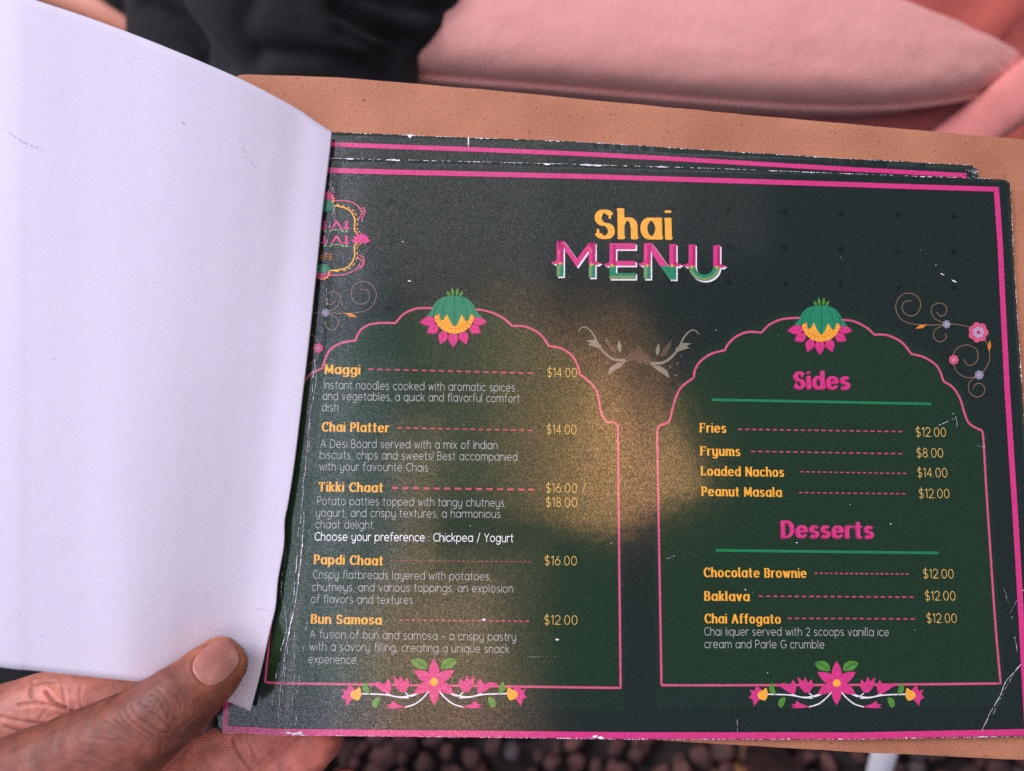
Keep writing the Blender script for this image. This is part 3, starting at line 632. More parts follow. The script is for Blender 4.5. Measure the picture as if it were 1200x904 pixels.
# ---- centre flourish, corner scrolls
a=Art(660,370,6.667)
for mir in (0,1):
    mx_=(lambda x,y:(x,y)) if not mir else (lambda x,y:(1176-x,y+24-0.0*x))
    a.stroke('ornament',[mx_(*p) for p in [(495,350),(400,345),(330,300),(275,230),(235,150),(190,100),(150,92),(115,125)]],24,5,6,True)
    a.poly('ornament',[mx_(*p) for p in [(290,262),(225,240),(190,230),(215,215),(172,195),(235,190),(262,205),(300,240)]],6)
    a.poly('ornament',[mx_(*p) for p in [(490,362),(420,372),(360,410),(345,465),(375,450),(400,430),(450,400)]],6)
    a.petal('ornament',mx_(445,292),100,34,-98 if not mir else -82,5)
    a.poly('faint',[mx_(*p) for p in [(420,300),(370,280),(335,215),(330,165),(370,210),(400,250)]],5)
    a.disc('faint',mx_(340,375),14,5); a.disc('faint',mx_(255,295),10,5); a.disc('faint',mx_(285,350),12,5); a.poly('faint',[mx_(*p) for p in [(480,350),(510,300),(545,270),(560,330),(540,360)]],5); a.poly('ornament',[mx_(*p) for p in [(300,262),(262,225),(240,190),(262,205),(300,235)]],6)
a.poly('faint',[(500,310),(550,290),(590,230),(640,300),(680,310),(640,345),(600,380),(545,345)],5)
a.build({'ornament':'centre_flourish','faint':'faint_flourish','*':'flourish'},front)
def flower(a,inkn,c,r,core,layer=7):
    for k in range(7): a.disc(inkn,(c[0]+r*.6*math.cos(k*2*math.pi/7),c[1]+r*.6*math.sin(k*2*math.pi/7)),r*.36,layer)
    a.disc(inkn,c,r*.62,layer); a.disc(core,c,r*.3,layer+1)
def corner(a, bigpink=True):
    w=5.5
    for pts in ([(210,242),(150,228),(108,195),(92,130),(125,78),(175,67),(220,95),(230,145),(200,188),(155,188),(128,155),(140,115),(180,110)],[(210,242),(290,244),(375,240),(440,242),(505,256)],[(375,235),(320,215),(290,175),(300,135),(340,122),(375,145),(370,182),(342,195),(322,175)],
      [(350,248),(312,270),(303,305),(325,335),(355,332),(374,312),(368,292)],[(590,325),(613,380),(612,450),(580,505)],[(412,412),(435,373),(490,355),(540,378),(550,425),(528,463),(492,466),(472,435)],[(412,452),(430,500),(480,535),(540,535)],[(530,538),(502,565),(502,615),(540,645),(578,632),(588,597),(565,570),(535,575),(525,598)]):
        a.stroke('scroll',pts,w,5,5)
    a.poly('orange',[(200,265),(225,245),(268,240),(240,262)],6); a.poly('orange',[(612,392),(604,360),(617,328),(624,362)],6)
    flower(a,'grey_flower',(375,240),24,'lilac'); flower(a,'pink_soft',(552,285),60,'lilac'); flower(a,'lilac',(552,285),34,'pink_dark',9)
    flower(a,'pink_soft',(415,438),29,'lilac'); flower(a,'grey_flower',(557,522),27,'lilac')
    a.build({'scroll':'corner_scroll','orange':'scroll_leaves','grey_flower':'scroll_flower_grey','pink_soft':'scroll_flower','lilac':'scroll_flower_centre','pink_dark':'flower_eye','*':'corner_print'},front)
corner(Art(1030,330,4.76))
corner(Art(1030,330,4.76,185,1.0,((1068.9,359),(421.5,345.5))))
# ---- logo at the spine
a=Art(340,210,4.308)
gold=[(120,128),(200,128),(260,135),(310,155),(335,200),(333,250),(352,280),(352,325),(333,345),(333,400),(300,450),(240,466),(120,470)]
a.stroke('gold',[(x-8,y+(5 if y<300 else -5)) for x,y in gold],7,5,5)
g2=crom(gold,6)
for i in range(0,len(g2)-2,3): a.stroke('gold',[g2[i]+np.array([5,0]),g2[i+1]+np.array([5,0])],5,5,0)
for pts in ([(220,112),(290,112),(340,135),(362,168)],[(362,168),(380,160),(372,185),(362,200),(366,215)],[(345,205),(375,150),(360,150)],[(200,485),(270,484),(330,460),(352,430)],[(350,385),(372,400),(368,440),(345,440)],[(340,395),(370,425),(350,455)]): a.stroke('pink_soft',pts,6,5,4)
for k in range(7): a.petal('pink',(358,322),52,22,-165+25*k,6)
for k in range(8): a.petal('pink',(185,105),50,20,-175+24*k,6)
a.disc('gold',(185,112),38,7); a.disc('teal',(180,135),42,8,ry=32)
for k in range(8): a.petal('pink',(165,470),46,20,5+24*k,6)
a.disc('gold',(165,476),34,7); a.disc('teal',(165,455),36,8,ry=24)
for yy in (213,287):
    for x0,y0,x1,y1 in [(170,0,182,32),(150,32,190,40),(278,0,292,40),(268,34,300,42)]: bar('pink',x0,yy+y0,x1,yy+y1,6)
    a.poly('pink',[(205,yy+40),(230,yy),(242,yy),(266,yy+40),(254,yy+40),(236,yy+12),(217,yy+40)],6)
    for x0,y0,x1,y1 in [(170,42,184,58),(278,44,292,58)]: bar('sage',x0,yy+y0,x1,yy+y1,6)
    a.poly('sage',[(205,yy+42),(217,yy+42),(208,yy+58),(196,yy+58)],6); a.poly('sage',[(254,yy+42),(266,yy+42),(275,yy+58),(262,yy+58)],6); bar('sage',215,yy+42,255,yy+48,6)
a.build({'gold':'logo_frame','pink_soft':'logo_scroll','pink':'logo_lettering','teal':'logo_sepals','sage':'logo_lettering_base','*':'logo_print'},front)
P=Print(); text(P,'CAFE',(369,304.5),(390,305),6.4,'medium'); P.build('logo_caption',M['orange'],front,6)

# ---- wear: white cracks, chipped edges
cracks=Print()
def crack(pts, w, gap=.25, jit=1.2, P=cracks, zz=None):
    q=crom(pts,10) if len(pts)>2 else dens(pts,3)
    q=dens(q,1.1); n_=len(q); off=np.zeros((n_,2))
    for sc_,am in ((3,.25),(8,.55),(22,.9)):
        kx=np.arange(0,n_+sc_,sc_); 
        for c_ in (0,1): off[:,c_]+=np.interp(np.arange(n_),kx,rng.normal(0,am*jit,len(kx)))
    q=[p+off[i] for i,p in enumerate(q)]; i=0
    while i<n_-3:
        L_=int(rng.exponential(12*(1.2-gap)))+3; run=q[i:i+L_]
        if len(run)>2:
            wf=np.abs(rng.normal(w*.55,w*.38,len(run)))*PX2M*rng.uniform(.4,1.3); wf[0]=wf[-1]=w*.05*PX2M
            v,f=ribbon([PG(r) for r in run],0,wf); P.put(v,f)
        i+=L_-1+(int(rng.exponential(14*gap)) if rng.random()<gap*1.6 else 0)
crack([(q[0]+1,q[1]) for q in CREASE[3:]],.7,.35,.8); crack([(357,600),(348,700),(339,745),(331,790),(325,850)],1.1,.2,.6)
crack([(384,215),(392,235),(381,300),(384,360),(376,400)],.5,.6,.8); crack([(336,640),(330,690),(336,730),(327,770),(316,852)],.55,.5,1.1)
crack([(372,420),(366,470),(361,530),(352,590)],.5,.5,1.3); crack([(392,240),(398,330),(401,362)],.4,.7,.8)
crack([(346,740),(345,790),(341,850)],.4,.65,.8); crack([(362,720),(350,800),(346,850)],.35,.75,.8)
crack([(1151,858),(1157,840),(1170,815),(1180,796),(1196,776)],.9,.25,1.1); crack([(1163,838),(1174,812),(1186,790)],.5,.4,1.2)
crack([(1176,690),(1181,708),(1186,728),(1192,765)],.5,.5,1.1); crack([(1196,690),(1186,712),(1182,724)],.5,.5,1.0)
crack([(1098,500),(1112,494),(1124,490)],.4,.4,.5); crack([(1119,488),(1121,496),(1121,502)],.8,.3,.5); crack([(1142,522),(1158,525),(1200,531)],.35,.6,.4)
crack([(540,188),(541,169)],.01,.5,.3); crack([(863,842),(864,858)],.5,.4,.4); crack([(620,770),(645,769),(668,770)],.3,.75,.3); crack([(780,655),(800,648)],.25,.7,.3)
for (x,y,w,h_,an) in [(653,749.5,4,2,0),(1103,322,4.5,1.1,25),(1117,330,6,1.3,25),(480,330,4,1.6,15),(567,726,3.5,2,0),(472,284,2,1,0),(933,636,2,1,0),(873,691,2,1,60),(1116,485,1,1,0),(1043,614,2.5,.8,40)]:
    a0=np.array(PG((x,y))); n_=nib(w*PX2M/1.7,h_*PX2M/1.9,9)*rng.uniform(.7,1.2,(9,1)); ca,sa=math.cos(-math.radians(an)),math.sin(-math.radians(an))
    n_=n_@np.array([[ca,sa],[-sa,ca]]); cracks.poly(list(n_+a0))
for _ in range(70):
    q0=(rng.uniform(400,1180),rng.uniform(215,850)); r=abs(rng.normal(0,.18))+.08
    cracks.poly(list(nib(r*PX2M,r*PX2M*rng.uniform(.6,1.4),6)+np.array(PG(q0))))
cracks.build('worn_crack',M['bare'],front,14,label='white cracks and specks where the print has worn off')['kind']='stuff'
chips=Print()
def chip_edge(pts, amt, dens_=1.0, inward=(0,1)):
    q=dens(pts,2.0)
    for i in range(len(q)-1):
        s=.5+.5*math.sin(q[i][0]*.11+q[i][1]*.07)*math.sin(q[i][0]*.031)
        if rng.random()<dens_*(.35+.65*s):
            d=abs(rng.normal(0,amt*(.15+.75*s*s)))+.16; a=q[i]; b=q[i+1]+(q[i+1]-q[i])*rng.uniform(0,.6); iv=np.array(inward)
            chips.poly([PG(a),PG(b),PG(b+iv*d*rng.uniform(.4,1)),PG((a+b)/2+iv*d*1.2),PG(a+iv*d*rng.uniform(.3,.9))])
chip_edge([(388,185.9),(500,188.7),(697,193.7),(800,196.7),(985,203.7),(1160,210)],.75,.75)
chip_edge([(1182.4,215),(1183.7,226),(1186.7,293),(1196.7,447),(1206.5,600)],.8,.7,(-1,0))
chip_edge([(262,860.8),(300,860.8),(500,863.3),(740,866.3),(1000,866.3),(1200,862.8)],.55,.7,(0,-1))
for x,y in [(346,859.5),(352,858.5),(697,863),(704,864),(340,858.5)]:
    a0=np.array(PG((x,y))); chips.poly(list(nib(3.5*PX2M,1.6*PX2M,9)*rng.uniform(.5,1.3,(9,1))+a0))
for x,y,w in [(690,193.6,9),(700,194,6),(776,195.8,7),(640,192.5,5),(460,187.5,8),(410,186.4,6)]:
    a0=np.array(PG((x,y+.6))); chips.poly(list(nib(w*PX2M,1.1*PX2M,11)*rng.uniform(.5,1.3,(11,1))+a0))
chips.build('chipped_edge',M['bare'],front,13,label='white chipped paper along the page edges')['kind']='stuff'

# ---- the page behind, slid upwards
back = empty('back_page',(0,0,-.0009),menu); back['label']='second page whose top strip shows above the front page'
zb=lambda x,y: np.zeros_like(np.asarray(x,float))+.00018*np.sin(np.asarray(x)*55+.4)-.0002
bq=[(300,700),(330,400),(362,152),(388,153.3),(541,159.5),(697,166),(800,172.4),(987,184.6),(1130,191.5),(1141,192.2),(1147.5,197),(1149,212),(1160,500),(1168,780),(900,810),(500,800)]
solid('page_sheet',[PG(q) for q in bq],zb,.0004,.004,[M['ground_ink'],M['bare']],back,.00008)
P=Print(); xy=dens([PG(q) for q in [(345,166.5),(389,168),(541,173.5),(697,180.2),(800,185.4),(987,197),(1135.5,204.4)]],.002); v,f=ribbon(xy,5.6*PX2M); P.put(v,f)
xy=dens([PG(q) for q in [(1132.6,202.2),(1134,215),(1150,500),(1157,700)]],.002); v,f=ribbon(xy,5.6*PX2M); P.put(v,f)
P.build('page_border',M['pink'],back,3,zb)
chips=Print()
chip_edge([(388,153.5),(541,159.7),(697,166.2),(800,172.6),(987,184.8),(1130,191.7),(1141,192.5)],.55,.6)
chip_edge([(1141,192.5),(1147,197.2),(1148.3,208)],.8,.9,(-1,0))
chips.poly([PG(q) for q in [(476,156.3),(485,156.6),(482,158.5),(480,160.8),(478,158.6)]]); chips.poly([PG(q) for q in [(548,159.9),(549.6,159.9),(549.4,168),(548.6,172)]])
for _ in range(26):
    x=1148-abs(rng.normal(0,6)); y=198+abs(rng.normal(0,4)); chips.poly(list(nib(.5*PX2M,.35*PX2M,6)+np.array(PG((x,y)))))
chips.build('chipped_edge',M['bare'],back,5,zb)['kind']='stuff'

# ---- the leaf folded back, white side up
TOP=[(-240,-105),(-120,-62),(0,-14),(40,0),(95,18),(150,38),(213,63),(276,90),(320,112),(352,130),(375,146),(389,155)]
BOT=[(-240,742),(-120,764),(0,782),(40,786),(95,792),(150,798),(190,803),(222,810),(250,818),(268,824),(282,829.5),(293,834)]
HT=[.062,.054,.0465,.0435,.0385,.0335,.0275,.020,.0135,.008,.0045,.0022]
HB=[.052,.044,.0345,.031,.0262,.0215,.0165,.0115,.007,.0042,.0024,.0014]
tt=np.linspace(0,11,90); idx=np.arange(12)
def itp(A):
    A=np.array(A,float)
    if A.ndim==1: return np.array([c[0] for c in crom([(x,) for x in A],8)])
    return np.array(crom(A,8))
Tq,Bq,Ht,Hb=itp(TOP),itp(BOT),itp(HT),itp(HB); n=len(Tq); NR=90
edge_q=crom([(389,155),(386,185),(378,250),(370,330),(362.5,400),(353,480),(345,545),(338,590),(334,610),(333,640),(326,680),(323,712),(316,740),(308,775),(300,808),(293,834)],8)
edge_q=np.array(edge_q); sE=np.concatenate([[0],np.cumsum(np.linalg.norm(np.diff(edge_q,axis=0),axis=1))]); sE/=sE[-1]
thumb_c=np.array(PG((268,776),.004))
V=[]
for j in range(NR+1):
    t=j/NR
    e=np.array([np.interp(t,sE,edge_q[:,0]),np.interp(t,sE,edge_q[:,1])])
    he=.0022*(1-t)+.0014*t + .0012*math.sin(math.pi*t)
    pe=np.array([*PG(e,he),he])
    lin_=np.array([*PG(Tq[-1],Ht[-1]),Ht[-1]])*(1-t)+np.array([*PG(Bq[-1],Hb[-1]),Hb[-1]])*t
    for i in range(n):
        A=np.array([*PG(Tq[i],Ht[i]),Ht[i]]); Bv=np.array([*PG(Bq[i],Hb[i]),Hb[i]])
        p=A*(1-t)+Bv*t
        w=math.exp(-((n-1-i)/22.)**2); p=p+(pe-lin_)*w
        p[2]+= .0001*math.sin(math.pi*t*2.2+.6)*(1-i/n)*math.sin(i*.09)+.0001*math.sin(i*.05+t*5)*(1-w)
        d=np.linalg.norm(p[:2]-thumb_c); p[2]-=.0012*math.exp(-(d/.018)**2)
        V.append(p)
V=np.array(V); Fq=[(j*n+i,(j+1)*n+i,(j+1)*n+i+1,j*n+i+1) for j in range(NR) for i in range(n-1)]
leaf=link('folded_page',V,Fq,M['paper'],menu,True); leaf['label']='first leaf folded back to its blank white side'
md=leaf.modifiers.new('thickness','SOLIDIFY'); md.thickness=.00035; md.offset=-1
LV=V
def leaf_h(q):                       # height of the folded leaf above the menu where the photo shows q
    px=toPX(LV+np.array([0,0,ZP])); i=np.argmin(((px-np.array(q))**2).sum(1)); return LV[i]
m3=mat('paper_scuff', lin((214,203,228),1.0), .8); M['scuff']=m3[0]
ps=[]
def scuff(pts,w):
    pts=dens(crom(pts,6),3.0) if len(pts)>2 else dens(pts,3.0)
    vs=[];fs=[]
    q=np.array(pts); tn=np.gradient(q,axis=0); tn/=np.linalg.norm(tn,axis=1)[:,None]+1e-9; nn=np.stack([-tn[:,1],tn[:,0]],1)
    for k,p in enumerate(q):
        h=leaf_h(p)[2]+.00012
        for s_ in (-1,1): vs.append((*PG(p+nn[k]*s_*w*.5*(.3+.7*math.sin(math.pi*(k+.5)/len(q))),h),h))
    fs=[(2*i,2*i+1,2*i+3,2*i+2) for i in range(len(q)-1)]
    b0=sum(len(x[0]) for x in ps); ps.append((vs,[tuple(i+b0 for i in f) for f in fs]))
scuff([(2,150),(14,158),(30,168),(48,174)],1.0); scuff([(276,155),(283,172),(292,188),(300,198)],.5); scuff([(105,99),(107.5,101)],2.0); scuff([(213,143),(217,146)],1.6)
scuff([(244,114),(249,116)],.7); scuff([(155,66),(157,66.5)],2.4); scuff([(46,744),(47.5,745)],1.4); scuff([(20,720),(21.5,720.5)],1.0); scuff([(224,178),(226,180)],1.0); scuff([(188,176),(197,180)],.5)
scuff([(292,712),(303,713),(316,716)],.5); scuff([(322,232),(330,246),(326,252)],.4); scuff([(302,750),(304,751)],1.2); scuff([(180,330),(182,332)],1.0); scuff([(60,420),(62,420)],1.0); scuff([(262,560),(262,575)],.4)
o=link('page_scuff',[v for x in ps for v in x[0]],[f for x in ps for f in x[1]],M['scuff'],leaf)

# ------------------------------------------------------------------ backing board
bd=[(272,96),(275,91),(281,88),(290,87.3),(395,90.8),(560,104.5),(730,121),(900,137),(1200,163.8),(1330,175),(1345,185),(1352,300),(1365,700),(1368,888),(1355,902),(1330,903),(1200,890.7),(1007,881.7),(867,873.3),(500,852),(250,838),(238,832),(236,820),(250,500),(262,250)]
hb=-.0026
board=empty('backing_board',(0,0,ZP+hb)); tag(board,'brown fibre backing board with rounded corners under the green menu pages','board')
zz=lambda x,y: np.zeros_like(np.asarray(x,float))
bo=solid('board_panel',[PG(q,hb) for q in bd],zz,.003,.006,[M['board'],M['board']],board,.00005)
bv=bo.modifiers.new('soft_edge','BEVEL'); bv.width=.0004; bv.segments=2; bv.limit_method='ANGLE'; bv.angle_limit=math.radians(50)

# ------------------------------------------------------------------ hand
def loft(rings, seg=28, up=Vector((0,0,1))):
    """rings: (centre Vector, half width, half height[, squareness])"""
    C=[r[0] for r in rings]; n=len(C); V=[];F_=[]
    for i,r in enumerate(rings):
        t=(C[min(i+1,n-1)]-C[max(i-1,0)]).normalized(); s=t.cross(up).normalized(); u=s.cross(t).normalized()
        for k in range(seg):
            a=2*math.pi*k/seg; ca,sa=math.cos(a),math.sin(a); e=.88
            x=math.copysign(abs(ca)**e,ca)*r[1]; y=math.copysign(abs(sa)**e,sa)*r[2]
            V.append(r[0]+s*x+u*y)
    for i in range(n-1):
        for k in range(seg): F_.append((i*seg+k,i*seg+(k+1)%seg,(i+1)*seg+(k+1)%seg,(i+1)*seg+k))
    F_.append(tuple(range(seg))[::-1]); F_.append(tuple((n-1)*seg+k for k in range(seg)))
    return V,F_
def limb(spec, n=6, round_end=True, round_start=False):
    """spec rows: px, py, height above menu(m), half width(m), half height(m); last row = tip centre"""
    P_=[(*P3((a[0],a[1]),a[2]),a[3],a[4]) for a in spec]
    c=crom(P_,n); rings=[(Vector(q[:3]),q[3],q[4]) for q in c]
    if round_end:
        d=(rings[-1][0]-rings[-2][0]).normalized(); r=rings[-1]; L=r[1]*.85
        for k in range(1,7):
            a=k/6*math.pi/2; rings.append((r[0]+d*L*math.sin(a),max(r[1]*math.cos(a),.0004),max(r[2]*math.cos(a),.0004)))
    return rings
mm=.001
TH=[(-90,1030,.004,.030,.016),(0,962,.008,.0255,.0150),(70,917,.013,.0205,.0135),(115,888,.0165,.0172,.0125),(160,859,.0195,.0142,.0118),(193,835,.021,.0126,.0112),(213,820,.0210,.0119,.0104),(234,801,.0185,.0106,.0090),(250,786,.0158,.0099,.0080),(261,775.5,.0135,.0088,.0070)]
IX=[(-120,960,-.022,.026,.016),(-30,880,-.017,.020,.014),(30,842,-.013,.0145,.0125),(85,822,-.0115,.0122,.0108),(140,822,-.0125,.0108,.0098),(200,812,-.016,.0098,.0088),(270,790,-.0165,.0092,.0078),(330,770,-.0158,.0080,.0070)]
MI=[(-60,1060,-.030,.026,.015),(60,985,-.026,.018,.013),(150,938,-.0225,.0120,.0115),(225,905,-.0200,.0112,.0105),(280,877,-.0182,.0108,.0102),(325,850,-.0172,.0098,.0092),(370,818,-.0165,.0088,.0082)]
RI=[(0,1110,-.034,.024,.015),(140,1030,-.030,.016,.0125),(235,975,-.0245,.0115,.011),(300,925,-.0200,.0108,.0102),(345,890,-.0172,.0104,.0098),(374,864,-.0158,.0093,.0088)]
LI=[(60,1160,-.040,.020,.014),(200,1085,-.036,.013,.011),(300,1020,-.030,.0098,.0092),(370,965,-.026,.0088,.0084),(405,925,-.024,.0078,.0075)]
PA=[(-330,1120,-.030,.034,.022),(-200,1075,-.026,.040,.020),(-100,1030,-.024,.044,.017),(0,985,-.025,.042,.014),(60,955,-.025,.036,.011)]
parts=[limb(TH),limb(IX),limb(MI),limb(RI),limb(LI),limb(PA)]
bm=bmesh.new()
for rg in parts:
    V_,F_=loft(rg); vs=[bm.verts.new(v) for v in V_]
    for f in F_: bm.faces.new([vs[i] for i in f])
bmesh.ops.recalc_face_normals(bm,faces=bm.faces)
me=bpy.data.meshes.new('hand_raw'); bm.to_mesh(me); bm.free()
tmp=bpy.data.objects.new('hand_raw',me); COL.objects.link(tmp)
r_=tmp.modifiers.new('r','REMESH'); r_.mode='VOXEL'; r_.voxel_size=.00050; r_.adaptivity=0
s_=tmp.modifiers.new('s','SMOOTH'); s_.factor=.5; s_.iterations=10
dg=bpy.context.evaluated_depsgraph_get(); ev=tmp.evaluated_get(dg); hm=bpy.data.meshes.new_from_object(ev)
bpy.data.objects.remove(tmp)
N=len(hm.vertices); co=np.empty(N*3); hm.vertices.foreach_get('co',co); co=co.reshape(-1,3)
no=np.empty(N*3); hm.vertices.foreach_get('normal',no); no=no.reshape(-1,3)
px=toPX(co)
def dist_line(px,pts):
    p=np.array(pts,float); d=np.full(len(px),1e9)
    for a,b in zip(p[:-1],p[1:]):
        ab=b-a; t=np.clip(((px-a)@ab)/(ab@ab),0,1); d=np.minimum(d,np.linalg.norm(px-(a+t[:,None]*ab),axis=1))
    return d
def limb_d(rg):
    best=np.full(N,1e9)
    for c,w,h in rg[::2]: best=np.minimum(best,np.linalg.norm((co-np.array(c))/np.array([1,1,1.0]),axis=1)/ ((w+h)/2))
    return best
ds=np.stack([limb_d(r) for r in parts],1)
is_thumb=np.clip((np.minimum(ds[:,1],np.minimum(ds[:,2],ds[:,5]))-ds[:,0]+.15)/.3,0,1)
Z6=lambda L:[(x/5.4545,740+y/5.4545) for x,y in L]; Z7=lambda L:[(150+x/4.444,730+y/4.444) for x,y in L]
thumb_cr=[(Z6(l),d,w) for l,d,w in [
 ([(880,460),(930,500),(1000,545),(1060,590),(1100,625)],.55,1.9),([(830,475),(870,540),(940,590),(1020,640),(1075,650)],.7,2.0),([(790,505),(830,570),(900,620),(980,670)],.5,1.7),
 ([(745,520),(800,590),(870,640),(950,700)],.4,1.6),([(700,545),(760,600),(830,650),(930,720)],.35,1.5),([(960,400),(1010,430),(1050,490),(1080,560)],.7,1.9),([(920,480),(980,490),(1020,430)],.35,1.5),([(1040,380),(1110,400),(1150,440),(1160,500)],.35,1.5),([(1010,410),(1060,440),(1090,490),(1085,540)],.45,1.4),
 ([(640,560),(720,610),(800,660),(900,700)],.28,1.6),([(560,680),(650,690),(760,700),(880,720)],.28,1.7),([(520,770),(600,800),(700,840),(800,870)],.30,1.8),([(390,820),(470,830),(560,850)],.25,1.8),([(1020,650),(1030,720),(1015,780)],.35,1.7),([(1060,800),(1110,780),(1150,750)],.35,1.6),
 ([(600,620),(690,650),(780,690),(860,760)],.22,1.5),([(480,700),(580,730),(690,770),(800,830)],.2,1.6)]]
thumb_cr+=[(Z7(l),d,w) for l,d,w in [([(150,345),(190,380),(210,430),(205,500)],.45,1.6),([(205,345),(250,370),(265,420)],.3,1.4),([(140,400),(180,440),(230,490),(265,510)],.5,1.6),([(290,440),(340,420),(400,380)],.22,1.5),([(270,560),(330,500),(400,440),(470,380)],.18,1.6),([(280,600),(350,530),(420,470)],.15,1.5),([(180,690),(230,670),(280,640)],.35,1.6)]]
palm_cr=[(Z6(l),d,w) for l,d,w in [([(300,390),(350,450),(420,490),(490,530),(560,578)],1.1,2.6),([(120,470),(220,460),(320,470),(420,490)],.7,2.2),([(0,545),(120,570),(260,590),(400,600)],.5,2.2),([(30,610),(130,640),(280,655)],.6,2.2),([(210,330),(200,400),(230,450)],.45,2.4),([(400,360),(415,430),(430,480)],.3,2.2),([(230,340),(290,325),(350,320)],.3,2),([(250,560),(300,500),(380,470)],.2,1.8),([(520,350),(510,420),(530,500)],.2,2.2),([(0,700),(60,735),(120,720)],.6,2.5)]]
palm_cr+=[(Z7(l),d,w) for l,d,w in [([(545,605),(555,650),(590,710),(640,765)],.7,2.0),([(620,600),(635,650),(665,705)],.45,1.8),([(700,600),(770,625)],.2,2),([(745,690),(780,740),(790,773)],.2,1.8)]]
disp=np.zeros(N); crm=np.zeros(N)
upf=np.clip(no[:,2]*1.6,0,1)
for L,d,w in thumb_cr:
    dd=dist_line(px,crom(L,4)); disp-= .00046*d*np.exp(-(dd/(w*.52))**2)*is_thumb*upf; crm=np.maximum(crm,d*np.exp(-(dd/(w*.7))**2)*is_thumb*upf); disp+=.00014*d*np.exp(-((dd-w*1.7)/(w*1.3))**2)*is_thumb*upf
for L,d,w in palm_cr:
    dd=dist_line(px,crom(L,4)); disp-= .0006*d*np.exp(-(dd/(w*.8))**2)*(1-is_thumb)*upf; crm=np.maximum(crm,.8*d*np.exp(-(dd/(w*.9))**2)*(1-is_thumb)*upf); disp+=.0003*d*np.exp(-((dd-w*2)/(w*1.4))**2)*(1-is_thumb)*upf
ns=np.array([noise.noise(Vector(c)*190) for c in co]); n2=np.array([noise.noise(Vector((c[0]*700+c[1]*420,c[1]*300-c[0]*200,c[2]*400))) for c in co])
# nail bed: shallow recess framed by folds
NC=np.array([253.5,777.0]); ax=np.array([.755,-.655]); sx_=np.array([.655,.755])
rel=px-NC; u=rel@ax/29.; w_=rel@sx_/23.
rn=(np.abs(u)**2.6+np.abs(w_)**2.6)**(1/2.6)
up3=(no[:,2]>.2)*is_thumb
disp+= up3*(-.00035*(1/(1+np.exp((rn-.93)*22)))+.00030*np.exp(-((rn-1.08)/.11)**2)*np.clip(.3-u,0,1))
disp+= .00025*ns+.00007*n2*is_thumb
co2=co+no*disp[:,None]
hm.vertices.foreach_set('co',co2.ravel())
def C3(c): return np.array(lin(c)[:3])
brown=C3((124,72,57)); dark=C3((84,46,40)); tipc=C3((178,110,80)); palm=C3((212,138,122)); rosy=C3((210,124,110)); shade=C3((120,72,62))
tl=np.clip(((px@ax)-(np.array([150,860])@ax))/150,0,1)                  # 0 base .. 1 tip of the thumb
tc_=brown*(1-np.clip((tl-.55)/.45,0,1)[:,None])+tipc*np.clip((tl-.55)/.45,0,1)[:,None]
kn=np.exp(-(dist_line(px,[(225,790),(235,792)])/9)**2); tc_=tc_*(1-.45*kn[:,None])+dark*.45*kn[:,None]
kn=np.exp(-(dist_line(px,[(170,825),(205,845)])/24)**2); tc_=tc_*(1-.35*kn[:,None])+dark*.35*kn[:,None]
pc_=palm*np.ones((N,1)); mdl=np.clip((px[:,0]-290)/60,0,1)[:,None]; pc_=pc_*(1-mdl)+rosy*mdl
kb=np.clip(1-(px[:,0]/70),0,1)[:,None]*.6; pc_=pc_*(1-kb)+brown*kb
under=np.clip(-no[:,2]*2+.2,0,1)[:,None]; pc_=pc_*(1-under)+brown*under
k=is_thumb[:,None]; colr=tc_*k+pc_*(1-k); colr*= (1+.22*np.clip(disp/.0004,-1.6,.5))[:,None]; colr*=(1+.10*ns)[:,None]; colr*=1-.48*np.clip(crm,0,1)[:,None]*np.array([.85,1,1])  # skin pigment plus painted shade: recesses darker, ridges lighter
ca_=hm.color_attributes.new('pigment_shade','FLOAT_COLOR','POINT'); ca_.data.foreach_set('color',np.column_stack([np.clip(colr,0,1),np.ones(N)]).ravel())
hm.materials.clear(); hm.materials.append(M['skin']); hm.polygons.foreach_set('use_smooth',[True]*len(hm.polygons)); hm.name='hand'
hand=bpy.data.objects.new('hand',hm); COL.objects.link(hand)
org=P3((0,985),-.025); hm.transform(Matrix.Translation(-org)); hand.location=org
tag(hand,'brown skinned hand holding the menu corner, thumb pressed on the white leaf, fingers underneath','hand')
# nail plate fitted to the thumb
from mathutils.bvhtree import BVHTree
bvh=BVHTree.FromPolygons([tuple(v) for v in co2],[tuple(p.vertices) for p in hm.polygons])
nv=[];nf=[];nu,nw=17,15
for i in range(nu):
    for j in range(nw):
        a_=-1+2*i/(nu-1); b_=-1+2*j/(nw-1)
        x_=a_*math.sqrt(1-b_*b_/2); y_=b_*math.sqrt(1-a_*a_/2); kk=1.0/(max(1e-6,(abs(x_)**2.6+abs(y_)**2.6)**(1/2.6)))*max(abs(a_),abs(b_)) if (abs(x_)+abs(y_))>1e-6 else 0
        q=NC+ax*x_*kk*28.5+sx_*y_*kk*22.
        base=Vector((0,0,ZP+D)); dvec=(P3(q,.01)-base).normalized(); hit=bvh.ray_cast(base,dvec)[0]
        rr=max(abs(a_),abs(b_)); hit=hit or P3(q,.015)
        nv.append([*hit, rr, a_])
nv=np.array(nv); g=nv[:,:3].reshape(nu,nw,3)
for _ in range(12):
    g[1:-1,1:-1]=(g[:-2,1:-1]+g[2:,1:-1]+g[1:-1,:-2]+g[1:-1,2:])/4*.6+g[1:-1,1:-1]*.4
g=g.reshape(-1,3); rr=nv[:,3]; g[:,2]+= .00085*(1-rr**3)+ .00010 + .0003*np.clip(nv[:,4]-.5,0,1)
nf=[(i*nw+j,(i+1)*nw+j,(i+1)*nw+j+1,i*nw+j+1) for i in range(nu-1) for j in range(nw-1)]
nail=link('thumbnail',g-np.array(org),nf,M['nail'],hand,True)
